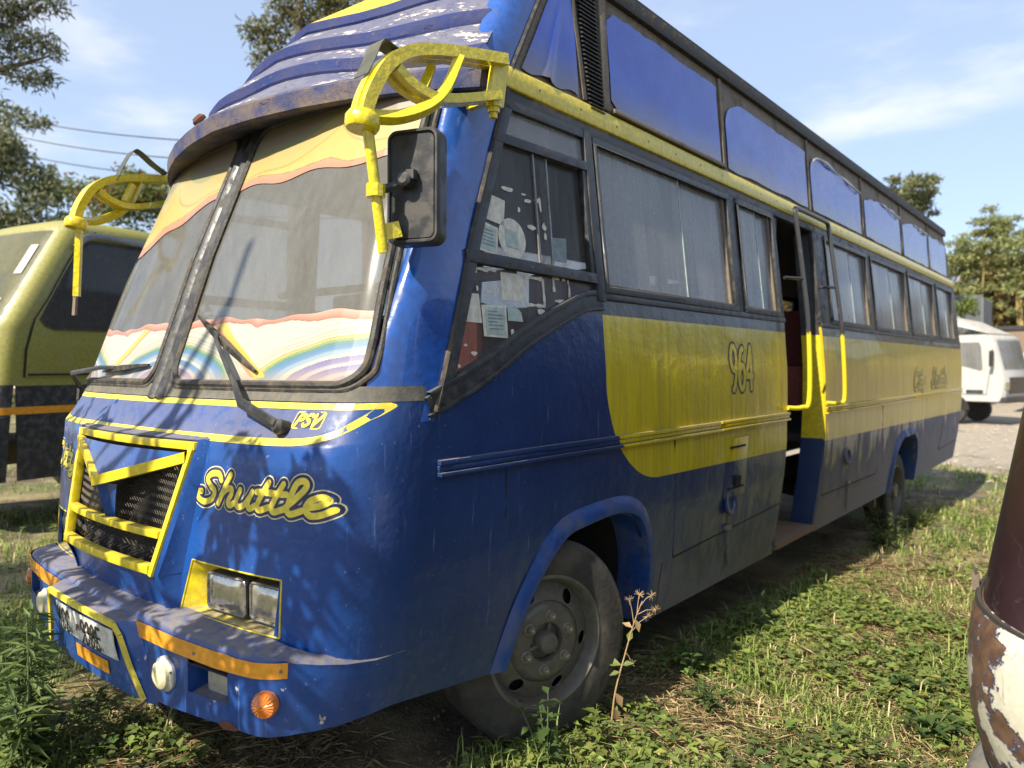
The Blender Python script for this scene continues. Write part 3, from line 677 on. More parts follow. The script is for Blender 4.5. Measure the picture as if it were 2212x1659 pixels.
g = G(); P = [V(y, z, -.010) for y, z in ((yq(1.46) + .05, 1.455), (1.2, 1.665), (1.62, 1.83), (1.715, 1.84), (1.715, 2.55), (yq(2.55) + .05, 2.55), (yq(2.0) + .05, 2.0))]; g.add(P, [tuple(range(len(P)))]); g.build('pane', M['glass'], fq, smooth=False, solid=.004)
# ------------------------------------------------------------------ bus front
zl = lambda x: itp(abs(x), [0, .4, .9, 1.1, 1.16, 1.185, 1.2], [.660, .660, .652, .634, .610, .590, .568])                                            # bumper ledge height
xs_half = [0, .15, .3, .45, .514, .60, .70, .80, .90, .975, 1.03, 1.07, 1.10, 1.12, 1.14, 1.16, 1.174, 1.185, 1.192, 1.197, 1.2]
xs = [-x for x in xs_half[:0:-1]] + xs_half
zs = [.50, .56, .60, .64, .675, .72, .78, .855, .93, 1.0, 1.1, 1.2, 1.27, 1.285, 1.30, 1.33, 1.36, 1.39, 1.42]
def in_lamp(x, z): return .51 < abs(x) < .98 and .67 < z < .86
P = [[fp(x * X(z) / 1.2, z) for x in xs] for z in zs]
# slant the inner edge of the lamp openings
for i, z in enumerate(zs):
    for j, x in enumerate(xs):
        if abs(abs(x) - .514) < 1e-6 and .6 < z < .9: xx = math.copysign(itp(z, [.675, .855], [.455, .512]), x); P[i][j] = fp(xx, z)
g = G(); g.grid(P, skip=lambda i, j: in_lamp((xs[j] + xs[j + 1]) / 2, (zs[i] + zs[i + 1]) / 2)); g.build('front_panel', M['body'], BUS, solid=.012, ang=40)
# bumper with its ledge
zb = lambda x: itp(abs(x), [0, .45, .9, 1.15, 1.2], [.385, .395, .425, .41, .40])
bx = [-x for x in xs_half[:0:-1]] + xs_half; fz = [0, .12, .30, .45, .60, .80, .92, 1.]
P = []
for t in fz: P.append([fb(x, zb(x) + (zl(x) - zb(x)) * t, -.01 * (t == 1)) for x in bx])
def led(x, dy, z, top=False):
    p = fb(x, z); k = max(0., 1 - (abs(x) / 1.2) ** 10)
    y_in = (max(fp(x, .68)[1] + .01, p[1] + .022) if top else p[1] + dy); return (p[0] - .03 * (1 - k) * (1 if x > 0 else -1) * top, p[1] + (y_in - p[1]) * k, z)
P.append([led(x, .02, zl(x) + .010) for x in bx]); P.append([led(x, 0, zl(x) + .022, True) for x in bx])
P.insert(0, [(fb(x, zb(x))[0] * .96, fb(x, 0)[1] + .04, zb(x) + .008) for x in bx])
FX = [i for i, x in enumerate(bx)]
g = G(); g.grid(P, skip=lambda i, j: .655 < abs((bx[j] + bx[j + 1]) / 2) < .895 and .30 < (fz[max(0, min(i - 1, 7))] + .01) < .62 and i - 1 < 7)
# finer columns around the fog-lamp openings were kept by the shared x list (0.70, 0.80, 0.90)
bump_o = g.build('bumper', M['body'], BUS, ang=45)
def front_box(x0, x1, z0, z1, surf, depth, back_mat, wall_mat, name, slant=0.):
    g = G(); q = [(x0, z0), (x1, z0), (x1, z1), (x0, z1)]; F = [surf(x, z, .001) for x, z in q]
    B = [(x0 + slant, max(surf(x0, z0)[1], surf(x1, z0)[1]) + depth * .55, z0 + .015), (x1, surf(x1, z0)[1] + depth, z0 + .015), (x1, surf(x1, z1)[1] + depth, z1 - .012), (x0 + slant, max(surf(x0, z0)[1], surf(x1, z0)[1]) + depth * .55, z1 - .012)]
    g.add(F + B, [(0, 1, 5, 4), (1, 2, 6, 5), (2, 3, 7, 6), (3, 0, 4, 7), (4, 5, 6, 7)]); return g.build(name, wall_mat, BUS, smooth=False)
def rrect(cx, cz, w, h, r, n=5):
    out = []
    for (sx, sz, a0) in ((1, 1, 0), (-1, 1, 90), (-1, -1, 180), (1, -1, 270)):
        for k in range(n + 1):
            a = R(a0 + 90 * k / n); out.append((cx + sx * (w / 2 - r) + r * math.cos(a), cz + sz * (h / 2 - r) + r * math.sin(a)))
    return out
def yslab(g, poly, ys0, ys1, tilt=None):
    n = len(poly); f = tilt or (lambda x, z: 0); V = [(x, ys0 + f(x, z), z) for x, z in poly] + [(x, ys1 + f(x, z), z) for x, z in poly]
    g.add(V, [tuple(range(n))[::-1] if False else tuple(range(n)), tuple(range(n, 2 * n))[::-1]] + [((i + 1) % n, i, n + i, n + (i + 1) % n) for i in range(n)])
for s in (1, -1):
    # housing: floor, slanting inner wall, top, back
    g = G(); A = [(s * .455, .675), (s * .975, .675), (s * .975, .855), (s * .512, .855)]
    F = [fp(x, z, .001) for x, z in A]; B = [(s * .555, .265, .692), (s * 1.03, .315, .692), (s * 1.03, .315, .835), (s * .560, .265, .835)]
    g.add(F + B, [(0, 1, 5, 4), (1, 2, 6, 5), (2, 3, 7, 6), (3, 0, 4, 7), (4, 5, 6, 7)])
    hs = g.build('headlight_housing', M['yellow_dusty'], BUS, smooth=False)
    g = G()   # painted rim
    for k in range(4): p, q = A[k], A[(k + 1) % 4]; g.tube([fp(p[0] + (q[0] - p[0]) * t, p[1] + (q[1] - p[1]) * t, .0) for t in np.linspace(0, 1, 7)], .003, 6)
    g.build('housing_rim', M['yellow'], hs)
    for cx in (.675, .900):
        w = .215; h = .132; g = G(); y_ = 0.; tl = lambda x, z: fp(cx, .757)[1] + .030 + (abs(x) - cx) * .12
        yslab(g, rrect(s * cx, .757, w, h, .018), 0., .05, tl); hl_ = g.build('headlight', M['plastic'], BUS, bevel=.004)
        g = G(); P = []
        for j in range(9): P.append([(s * cx + (i / 14 - .5) * (w - .022), tl(s * cx + (i / 14 - .5) * (w - .022), 0) - .001 - .010 * (1 - (i / 7 - 1) ** 4) * (1 - (j / 4 - 1) ** 4) - .0022 * (i % 2), .757 + (j / 8 - .5) * (h - .022)) for i in range(15)])
        g.grid(P); g.build('lens', M['lens'], hl_, ang=20)
        g = G(); g.tube([(x, tl(x, z) - .002, z) for x, z in rrect(s * cx, .757, w - .012, h - .012, .016)], .004, 6, closed=True); g.build('bezel', M['chrome'], hl_)
    # fog lamp recess, lamp, round white lamp, amber lamp
    front_box(s * .70 if s > 0 else -.90, s * .90 if s > 0 else -.70, .475, .575, lambda x, z, o=0: fb(x, z, o), .07, None, M['body'], 'fog_lamp_recess')
    g = G(); yslab(g, rrect(s * .815, .525, .165, .088, .01), .135, .16, lambda x, z: (abs(x) - .8) * .15); fl = g.build('fog_lamp', M['chrome'], BUS)
    g = G(); yslab(g, rrect(s * .815, .525, .155, .080, .008), .131, .137, lambda x, z: (abs(x) - .8) * .15); g.build('lens', M['fog'], fl)
    o = Vector(fb(s * .573, .512)); g = G(); g.lathe([(.058, -.004), (.058, .008), (.050, .014), (.047, .016)], o, (s * .08, -1, 0), 28); rl = g.build('round_lamp', M['white'], BUS)
    g = G(); g.lathe([(.047, .012), (.044, .026), (.030, .034), (.012, .037)], o, (s * .08, -1, 0), 28); g.build('lens', M['cream'], rl)
    g = G()
    for a in (20, 140, 260): g.lathe([(.004, .008), (.004, .013)], o + Vector((.053 * math.cos(R(a)), 0, .053 * math.sin(R(a)))), (s * .08, -1, 0), 8)
    g.build('screw', M['steel_grey'], rl)
    o = Vector(fb(s * 1.056, .520)); ax = Vector((s * .55, -1, 0)).normalized(); g = G(); n = 40; pr_ = [(.040, -.004), (.040, .012), (.036, .020), (.018, .026), (.010, .030), (.002, .030)]
    e1 = ax.orthogonal().normalized(); e2 = ax.cross(e1); P = []
    for r_, t in pr_: P.append([tuple(o + ax * (t + (.0028 if (k % 2 and .012 < r_ < .039) else 0)) + (e1 * math.cos(2 * math.pi * k / n) + e2 * math.sin(2 * math.pi * k / n)) * r_) for k in range(n + 1)])
    g.grid(P); g.build('indicator_lamp', M['amber_lens'], BUS, ang=10)
    # amber reflector strips
    g = G(); P = []; xs_ = np.linspace(.338, 1.118, 22)
    for off, top in ((0, 1), (.0035, 1), (.0035, 0), (0, 0)): P.append([fb(s * x, (.646 - .004 * (x > .9)) if top else .594, off + .001) for x in xs_])
    g.grid(P); st = g.build('reflector_strip', M['amber'], BUS, ang=30, flip=(s < 0))
    g = G()
    for x in (.36, .74, 1.10): g.lathe([(.006, .003), (.005, .008)], fb(s * x, .617), (s * .2, -1, 0), 8)
    g.build('screw', M['steel_grey'], st)
    # end cap walls where the recess of the bumper opens
o = Vector(fb(.912, .425, .0012)); n = 11; g = G(); g.add([fb(.90 + .042 * math.cos(a) * random.uniform(.6, 1.1), .425 + .022 * math.sin(a) * random.uniform(.5, 1.2), .0015) for a in np.linspace(0, 2 * math.pi, n)[:-1]], [tuple(range(n - 1))]); g.build('rust_patch', M['rust'], BUS, smooth=False)

# plate box in the middle of the bumper
TX = [(-.31, .640), (.31, .640)]
def pb(x, z): return -.012 + .03 * (.64 - z) / .25 + .02 * (abs(x) / .4) ** 2
g = G(); rows = []
for z, hw in ((.385, .455), (.44, .42), (.50, .385), (.57, .355), (.62, .33), (.643, .315)):
    rows.append([fb(-hw - .06, z)] + [(x, pb(x, z), z) for x in np.linspace(-hw, hw, 9)] + [fb(hw + .06, z)])
hw = .315; rows.append([(-hw - .05, fb(hw, 0)[1] + .05, .662)] + [(x, .03, .654) for x in np.linspace(-hw, hw, 9)] + [(hw + .05, fb(hw, 0)[1] + .05, .662)])
rows.append([(-hw - .05, .16, .668)] + [(x, .16, .666) for x in np.linspace(-hw, hw, 9)] + [(hw + .05, .16, .668)])
g.grid(rows); pbx = g.build('plate_box', M['body_front'], BUS, ang=30)
g = G(); path = [(-.45, pb(-.45, .392) - .004, .392), (-.39, pb(-.39, .49) - .004, .49), (-.345, pb(-.345, .60) - .004, .598), (-.315, pb(-.3, .634) - .004, .632), (-.2, pb(-.2, .636) - .005, .636), (0, pb(0, .64) - .005, .638), (.2, pb(.2, .636) - .005, .636), (.315, pb(.3, .634) - .004, .632), (.345, pb(.345, .60) - .004, .598), (.39, pb(.39, .49) - .004, .49), (.45, pb(.45, .392) - .004, .392)]
for a, b in zip(path[:-1], path[1:]): g.bar(a, b, .012, .022, up=(0, 0, 1) if abs(a[0] - b[0]) > abs(a[2] - b[2]) else (1, 0, 0))
g.build('yellow_trim', M['yellow_line'], pbx)
g = G(); P = [[(x, pb(x, z) - .012 + (.0 if z > .55 else .006), z) for x in np.linspace(-.214, .312, 8)] for z in (.500, .555, .612)]; g.grid(P); npl = g.build('number_plate', M['plate'], BUS, solid=.003)
PLY = lambda x, z: pb(x, z) - .012
g = G(); P = [[(x * k, pb(x, z) - .006, z) for x, k in zip(np.linspace(-.06, .225, 6), [1.0] * 6)] for z in (.428, .476)]; g.grid(P); orf = g.build('reflector_strip', M['amber'], BUS, solid=.003)

# ---- lettering drawn as brush strokes lying on the surfaces
def stroke_mesh(g, pts, r, place, off, lift0=0.):
    """flat ribbon along 2D points with round ends; r may be a function of t"""
    P = [Vector((p[0], p[1], 0)) for p in pts]; n = len(P); base = len(g.v)
    L, Rr = [], []
    for i, p in enumerate(P):
        d = (P[min(i + 1, n - 1)] - P[max(i - 1, 0)]); d.normalize(); w = Vector((-d.y, d.x, 0)); rr = r(i / (n - 1)) if callable(r) else r
        lf = off + lift0 + i * 1.2e-6
        L.append(place(p.x + w.x * rr, p.y + w.y * rr, lf)); Rr.append(place(p.x - w.x * rr, p.y - w.y * rr, lf))
    vs = [];
    for a, b in zip(L, Rr): vs += [a, b]
    fs = [(2 * i, 2 * i + 1, 2 * i + 3, 2 * i + 2) for i in range(n - 1)]
    g.add(vs, fs)
    for i, sg in ((0, -1), (n - 1, 1)):
        p = P[i]; d = (P[min(i + 1, n - 1)] - P[max(i - 1, 0)]).normalized() * sg; rr = r(i / (n - 1)) if callable(r) else r
        a0 = math.atan2(d.y, d.x); fan = [place(p.x, p.y, off + lift0 + i * 1.2e-6 + 8e-6)] + [place(p.x + rr * math.cos(a0 + t), p.y + rr * math.sin(a0 + t), off + lift0 + i * 1.2e-6 + 8e-6) for t in np.linspace(-1.6, 1.6, 7)]
        g.add(fan, [(0, k, k + 1) for k in range(1, 7)])
SCRIPT = {
 'S': (.62, [[(.60, .80), (.50, 1.0), (.28, .98), (.16, .78), (.30, .56), (.46, .38), (.40, .10), (.18, -.02), (-.04, .08), (-.08, .28), (.04, .32)]]),
 'h': (.52, [[(.24, 1.02), (.12, .55), (.02, 0)], [(.06, .28), (.20, .52), (.34, .55), (.36, .38), (.30, .10), (.38, 0), (.52, .12)]]),
 'u': (.56, [[(.08, .56), (.02, .18), (.10, .0), (.26, .08), (.40, .40)], [(.44, .56), (.37, .18), (.44, .0), (.58, .12)]]),
 't': (.36, [[(.26, .92), (.12, .40), (.08, .12), (.16, 0), (.36, .12)], [(.0, .58), (.38, .60)]]),
 'l': (.42, [[(.02, .12), (.24, .50), (.40, .88), (.34, 1.06), (.20, .98), (.12, .50), (.10, .14), (.20, 0), (.42, .14)]]),
 'e': (.50, [[(.08, .24), (.28, .32), (.40, .46), (.30, .58), (.12, .46), (.06, .20), (.18, 0), (.36, .04), (.50, .18)]]),
 'C': (.60, [[(.48, .74), (.46, .96), (.28, .98), (.08, .70), (.02, .32), (.12, .02), (.32, -.02), (.54, .22)]]),
 'i': (.26, [[(.12, .56), (.06, .20), (.12, 0), (.26, .14)], [(.17, .76), (.18, .79)]]),
 'y': (.54, [[(.08, .56), (.04, .22), (.12, .04), (.28, .12), (.40, .42)], [(.44, .56), (.34, .08), (.20, -.34), (.02, -.34), (.06, -.12), (.30, .02), (.52, .14)]]),
}
BLOCK = {
 'K': (.62, [[(.06, 0), (.06, 1)], [(.56, 1), (.10, .45)], [(.20, .55), (.60, 0)]], 1), 'C': (.62, [[(.54, .80), (.44, .97), (.24, .99), (.08, .80), (.05, .5), (.08, .2), (.24, .01), (.44, .03), (.54, .2)]], 0),
 '9': (.56, [[(.46, .62), (.34, .46), (.16, .50), (.06, .70), (.14, .94), (.30, 1.), (.44, .90), (.48, .66), (.44, .35), (.30, .04), (.22, 0)]], 0),
 '3': (.54, [[(.05, .80), (.16, .97), (.34, .98), (.44, .80), (.36, .58), (.20, .53)], [(.20, .53), (.40, .46), (.47, .24), (.36, .03), (.16, .01), (.03, .18)]], 0),
 '8': (.56, [[(.26, .53), (.10, .66), (.10, .88), (.26, 1.), (.42, .88), (.42, .66), (.26, .53), (.06, .36), (.08, .10), (.26, 0), (.44, .10), (.46, .36), (.26, .53)]], 0),
 'E': (.56, [[(.06, 0), (.06, 1)], [(.06, 1), (.50, 1)], [(.06, .52), (.44, .52)], [(.06, 0), (.50, 0)]], 1),
 'P': (.60, [[(.06, 0), (.06, 1)], [(.06, .98), (.36, .98), (.50, .86), (.50, .66), (.36, .52), (.06, .52)]], 1),
 'S': (.60, [[(.52, .86), (.36, 1.), (.14, .97), (.06, .76), (.20, .57), (.40, .46), (.52, .24), (.40, .03), (.18, 0), (.04, .14)]], 0),
 'V': (.62, [[(.04, 1), (.28, 0)], [(.28, 0), (.56, 1)]], 1),
 '6': (.58, [[(.42, .96), (.22, .86), (.08, .50), (.08, .18), (.24, 0), (.42, .06), (.50, .28), (.42, .52), (.24, .54), (.10, .36)]], 0),
 '4': (.58, [[(.42, 0), (.42, 1)], [(.42, 1), (.04, .34)], [(.04, .30), (.54, .30)]], 1),
}
def write(text, font, place, size, xs, layers, parent, r, slant=0., gap=0., x0=0., names='lettering'):
    """layers: (extra radius, material, lift)"""
    strokes = []; x = x0
    for ch in text:
        if ch == ' ': x += .45; continue
        gl = font[ch]
        for st in gl[1]:
            straight = len(gl) > 2 and gl[2] and len(st) <= 3
            q = st if straight else [(p.x, p.y) for p in cr([(a, b, 0) for a, b in st], 7)]
            if straight: q = [(st[0][0] + (st[-1][0] - st[0][0]) * t, st[0][1] + (st[-1][1] - st[0][1]) * t) for t in np.linspace(0, 1, 8)]
            strokes.append([((x + a + slant * b) * xs * size, b * size) for a, b in q])
        x += gl[0] + gap
    obs = []
    for k, (ex, mt, lift) in enumerate(layers):
        g = G()
        for i, q in enumerate(strokes): stroke_mesh(g, q, r + ex, place, lift, i * 3e-5)
        obs.append(g.build(names, mt, parent, smooth=False))
    return obs, x * xs * size
# Shuttle on the near side of the front, City on the far side
SZ = .098
tot = sum(SCRIPT[c][0] for c in 'Shuttle')
pf = lambda x0_, z0_: (lambda x, z, o: fp(x0_ + x, z0_ + z, o))
write('Shuttle', SCRIPT, pf(.535, 1.064), SZ, .592 / (tot * SZ), [(.0135, M['cream'], .0010), (.0095, M['navyline'], .0018), (.0, M['yellow_line'], .0026)], BUS, .0105, slant=.10)
tot = sum(SCRIPT[c][0] for c in 'City')
write('City', SCRIPT, pf(-1.09, 1.064), SZ, .46 / (tot * SZ), [(.0135, M['cream'], .0010), (.0095, M['navyline'], .0018), (.0, M['yellow_line'], .0026)], BUS, .0105, slant=.10)
# PSV badge
g = G(); q = rrect(.987, 1.353, .118, .054, .010, 4); n = len(q); g.add([fp(x, z, .0012) for x, z in q], [tuple(range(n))]); bd = g.build('badge', M['yellow_line'], BUS, smooth=False)
g = G(); q = rrect(.987, 1.353, .110, .046, .008, 4); g.add([fp(x, z, .0020) for x, z in q], [tuple(range(n))]); g.build('badge_field', M['navyline'], bd, smooth=False)
write('PSV', BLOCK, pf(.940, 1.336), .034, 1.42, [(.0, M['yellow_line'], .0030)], bd, .0052, slant=.2, gap=.05)
# registration
write('KCC', BLOCK, lambda x, z, o: (-.205 + x, PLY(-.205 + x, .55) - o - .004 + .006 * (z < .04), .515 + z), .078, .86, [(.0, M['ink'], .002)], npl, .0062, gap=.10)
write('938E', BLOCK, lambda x, z, o: (.045 + x, PLY(.045 + x, .55) - o - .004 + .006 * (z < .04), .515 + z), .078, .86, [(.0, M['ink'], .002)], npl, .0062, gap=.10)
g = G(); P = [[(x, PLY(x, .55) - .006, z) for x in (.008, .026)] for z in (.545, .57)]; g.grid(P); g.build('plate_seal', M['rust'], npl)
# fleet number and name on the flank
ps = lambda ya, za: (lambda x, z, o: sp(ya + x, za + z, o))
write('964', BLOCK, ps(3.10, 1.385), .255, .72, [(.026, M['navyline'], .002), (.013, M['yellow'], .003)], BUS, .006, gap=.06)
write('City', SCRIPT, ps(7.98, 1.26), .22, 1.55, [(.019, M['faded_navy'], .002), (.007, M['yellow'], .003)], BUS, .008, slant=.1)
write('Shuttle', SCRIPT, ps(8.95, 1.26), .22, 1.30, [(.018, M['faded_navy'], .002), (.006, M['yellow'], .003)], BUS, .008, slant=.1)
# coach lines across the front
def line(pts, w, mt=None, nm='coach_line', off=.0014):
    g = G(); q = [(p.x, p.y) for p in cr([(x, z, 0) for x, z in pts], 8)]; stroke_mesh(g, q, w / 2, lambda x, z, o: fp(x, z, o), off); return g.build(nm, mt or M['yellow_line'], BUS, smooth=False)
line([(-1.17, 1.397)] + [(x, 1.396) for x in np.linspace(-1.1, 1.1, 12)] + [(1.168, 1.398)], .020)
line([(-1.170, 1.395), (-1.15, 1.36), (-1.10, 1.312), (-1.0, 1.287)] + [(x, 1.281) for x in np.linspace(-.8, .8, 9)] + [(1.0, 1.287), (1.10, 1.312), (1.15, 1.36), (1.170, 1.395)], .022)

# ---- nose with the grille
NZ = [.80, .93, 1.05, 1.15, 1.25, 1.272]
def ny(x, z): return itp(z, [.80, 1.272], [.055, .150]) + .035 * (abs(x) / .5) ** 2
def nhw(z): return itp(z, [.80, 1.272], [.410, .530])
g = G()
# shoulders of the nose: side faces, top and bottom; the middle stays open behind the grille
for s in (1, -1):
    P = []
    for z in [.66, .72] + NZ:
        hw = nhw(max(z, .80)) + .004; yy = ny(hw, max(z, .8)) + (.012 if z >= .8 else .025 + .25 * (.8 - z)); xb = hw + .042
        P.append([(s * hw, yy, z), (s * (hw + .016), yy + .010, z), (s * (xb - .01), min(fp(xb, z)[1], yy + .09), z), (s * (xb + .01), fp(xb, z)[1] + .015, z)])
    P.append([(s * (nhw(1.272) + .0), fp(.53, 1.28)[1] + .02, 1.284)] * 2 + [(s * (nhw(1.272) + .045), fp(.6, 1.28)[1] + .02, 1.280)] * 2)
    g.grid(P) if s < 0 else g.grid([r[::-1] for r in P])
P = [[(x, ny(x, 1.272) + .012, 1.272) for x in np.linspace(-.53, .53, 9)], [(x, fp(x, 1.29)[1] + .02, 1.288) for x in np.linspace(-.53, .53, 9)]]; g.grid(P)
P = [[(x, ny(x, .8) + .03 + .25 * (.8 - z) - (.02 if z == .8 else 0), z) for x in np.linspace(-.414, .414, 9)] for z in (.64, .70, .76, .80)]; g.grid(P)
g.build('nose', M['body_front'], BUS, ang=40, solid=.004)
g = G(); P = [[(x, min(ny(x, z) + .075, fp(x, z)[1] - .014), z) for x in np.linspace(-nhw(z), nhw(z), 9)] for z in NZ]; g.grid(P); g.build('grille_backing', M['dark'], BUS)
GR = G()
def gbar(g, a, b, w, d=.035, yo=0.):
    n = 6; pts = [(a[0] + (b[0] - a[0]) * t, a[1] + (b[1] - a[1]) * t) for t in np.linspace(0, 1, n + 1)]
    dx, dz = b[0] - a[0], b[1] - a[1]; L = math.hypot(dx, dz); nx, nz_ = -dz / L * w / 2, dx / L * w / 2
    if nz_ < 0: nx, nz_ = -nx, -nz_
    V = []
    for x, z in pts:
        for (sx, dd) in ((-1, 0), (1, 0), (1, 1), (-1, 1)): V.append((x + sx * nx, ny(x, z) - yo + dd * d, z + sx * nz_))
    F = []
    for i in range(n):
        for k in range(4): F.append((4 * i + k, 4 * i + (k + 1) % 4, 4 * i + 4 + (k + 1) % 4, 4 * i + 4 + k))
    F += [(0, 1, 2, 3), (4 * n + 3, 4 * n + 2, 4 * n + 1, 4 * n)]; g.add(V, F)
fr_ = G()
gbar(fr_, (-.53, 1.250), (.53, 1.250), .028)
gbar(fr_, (-.505, 1.205), (.505, 1.205), .022, .03, -.006)
for s in (1, -1): gbar(fr_, (s * .405, .800), (s * .514, 1.262), .026)
gbar(fr_, (-.40, .820), (.40, .820), .030, .035, .006); gbar(fr_, (-.42, .940), (.42, .940), .026, .035, .005)
grl = fr_.build('grille', M['yellow'], BUS, bevel=.003)
def gy3(x, z): return ny(x, z) - .065 * max(0, 1 - abs(x) / .45) * itp(z, [.94, 1.09, 1.23], [.0, 1., .15])
g = G()
for s in (1, -1):
    a, b = (s * .497, 1.212), (0, 1.095); V = []
    for t in np.linspace(0, 1, 7):
        x = a[0] + (b[0] - a[0]) * t; z = a[1] + (b[1] - a[1]) * t
        for dz, dd in ((.019, 0), (-.019, 0), (-.019, .03), (.019, .03)): V.append((x, gy3(x, z) - .006 + dd, z + dz))
    F = [(4 * i + k, 4 * i + (k + 1) % 4, 4 * i + 4 + (k + 1) % 4, 4 * i + 4 + k) for i in range(6) for k in range(4)]; g.add(V, F)
g.build('chevron', M['yellow'], grl)
g = G(); P = []
for t in np.linspace(0, 1, 7):
    z = 1.095 + (1.225 - 1.095) * t; hw = .49 * t + .001; P.append([(x, gy3(x, z) + .006, z) for x in np.linspace(-hw, hw, 11)])
g.grid(P); g.build('chevron_panel', M['body_front'], grl)
g = G(); P = []
for t in np.linspace(0, 1, 6):
    z = .95 + (1.085 - .95) * t; hw = .035 + .065 * t; P.append([(x, gy3(x, z) + (.0 if abs(x) < hw * .3 else .02) + .012, z) for x in np.linspace(-hw, hw, 7)])
g.grid(P); g.build('keel', M['body'], grl, ang=20)
g = G()     # expanded metal mesh: zig-zag strands
for (z0_, z1_, zz) in ((.848, .925, 0), (.955, 1.205, 1)):
    n = 11 if zz == 0 else 22
    for k in range(-n, n + 1):
        xc = k / n * .5; pts = []
        m_ = 5 if zz == 0 else 19
        for i in range(m_):
            z = z0_ + (z1_ - z0_) * i / (m_ - 1); x = xc * nhw(z) / .53 + (.25 / n) * (1 if i % 2 else -1)
            if abs(x) > nhw(z) - .03: continue
            if zz and z > itp(abs(x), [0, .47], [1.07, 1.19]): continue
            pts.append((x, min(ny(x, z) + .030, fp(x, z)[1] - .035) + .012 * math.sin(x * 9), z))
        if len(pts) > 1: g.tube(pts, .0030 if zz == 0 else .0022, 3, caps=False)
g.build('wire_mesh', M['mesh_wire'], grl, smooth=False)

# ---- windscreen
def ws(x, z, off=0.): p = fp(x, z); return (p[0], p[1] - off * .93, p[2] + off * .37)
ZB, ZT = 1.462, 2.56
xl = lambda z: itp(z, [1.42, 2.6], [.085, .075])
xr = lambda z: itp(z, [1.42, 1.93, 2.46, 2.6], [1.118, 1.102, 1.045, 1.02])
def pane_outline(n=10, r=.085, inset=0.):
    pts = []
    z0_, z1_ = ZB + inset, ZT - inset
    def c(cx, cz, a0, xs_):
        for k in range(n + 1):
            a = R(a0 + 90 * k / n); pts.append((cx + r * math.cos(a), cz + r * math.sin(a)))
    c(xr(z1_) - r - inset, z1_ - r, 0, 1); c(xl(z1_) + r + inset, z1_ - r, 90, 1); c(xl(z0_) + r + inset, z0_ + r, 180, 1); c(xr(z0_) - r - inset, z0_ + r, 270, 1)
    out = []
    for i in range(len(pts)):
        a, b = pts[i], pts[(i + 1) % len(pts)]; L = math.hypot(b[0] - a[0], b[1] - a[1]); k = max(1, int(L / .06))
        for t in range(k):
            x, z = a[0] + (b[0] - a[0]) * t / k, a[1] + (b[1] - a[1]) * t / k; x = min(x, xr(z) - inset); out.append((x, z))
    return out
swave = lambda x: 1.705 + .010 * math.sin(x * 9) + .004 * math.sin(x * 31)
ART = {}
def mixc(a, b, t): t = max(0, min(1, t)); return tuple(p + (q - p) * t for p, q in zip(a, b))
WHITE, PINK, YE, GR_, TEAL, BL, VIO, SAND = (.37, .345, .275), (.36, .14, .095), (.37, .30, .075), (.17, .25, .10), (.045, .17, .155), (.055, .15, .29), (.14, .115, .25), (.26, .19, .12)
def art_bottom(u, v):
    """white heart shaped wings over fanned green, blue and violet feathers, with a pink upper border"""
    c = .47; sg = 1 if u > c else -1; d = min(1., abs(u - c) / .53)
    dip = .07 * math.exp(-(d / .06) ** 2); rim = .94 - dip + .02 * math.sin(d * 7) - .05 * d
    if v > rim: return mixc((.36, .13, .09), (.40, .24, .18), (v - rim) * 9)
    if v > rim - .02: return (.20, .12, .08)
    tb = u + .42 * v - .60                      # faded yellow and red ray crossing on the left
    if abs(tb) < .045 and v > .08 and u < .60: return (.40, .31, .06) if tb > -.02 else (.36, .19, .10)
    f = lambda s, t, p=.42: t * max(0., (d - s) / (1 - s)) ** p if d > s else -9
    WL = (.40, .375, .30)
    bands = [(.0, .90, WL), (.015, .80, (.36, .34, .27)), (.05, .745, (.385, .36, .285)), (.12, .70, YE if sg > 0 else (.33, .33, .22)), (.17, .655, GR_), (.20, .62, TEAL), (.24, .58, BL), (.33, .52, (.17, .26, .34)), (.40, .46, (.36, .36, .32)), (.48, .40, BL if sg < 0 else VIO), (.58, .33, (.30, .28, .31)), (.66, .27, VIO), (.76, .20, (.32, .26, .28)), (.86, .13, (.20, .15, .25))]
    out = WL
    for s_, t_, cc in bands:
        e = f(s_, t_)
        if v < e: out = mixc(mixc(cc, (.09, .10, .10), .55), mixc(cc, (.38, .35, .28), min(.45, (e - v) * 1.1)), min(1., (e - v) / .028))
    out = mixc(out, (.26, .20, .14), max(0., (.22 - v) / .22) * .75)
    return mixc(out, (.27, .25, .20), .08)
def art_top(u, v):
    c = .60; a = abs(u - c)
    w1 = .10 + .06 * math.exp(-(a / .07) ** 2) + .03 * math.sin(u * 7)
    if v < w1: return mixc((.38, .15, .09), (.36, .21, .10), v * 5)
    if v < w1 + .018: return (.22, .14, .05)
    w2 = .34 + .34 * math.exp(-(a / .10) ** 1.1) - .14 * (a / .5)
    if v < w2: return mixc((.24, .17, .05), (.38, .30, .075), min(1, (w2 - v) / .05))
    w3 = .50 + .42 * math.exp(-(a / .17) ** 1.2)
    if v < w3: return mixc((.36, .29, .08), (.34, .25, .10), (v - w2) * 3)
    if v < w3 + .12: return mixc((.20, .24, .10), (.26, .21, .12), (v - w3) * 8)
    return mixc((.25, .19, .13), (.19, .175, .17), (v - w3) * 1.3)
art_top_ = art_top
def art_top(u, v): return mixc(art_top_(u, v), (.27, .25, .20), .12)
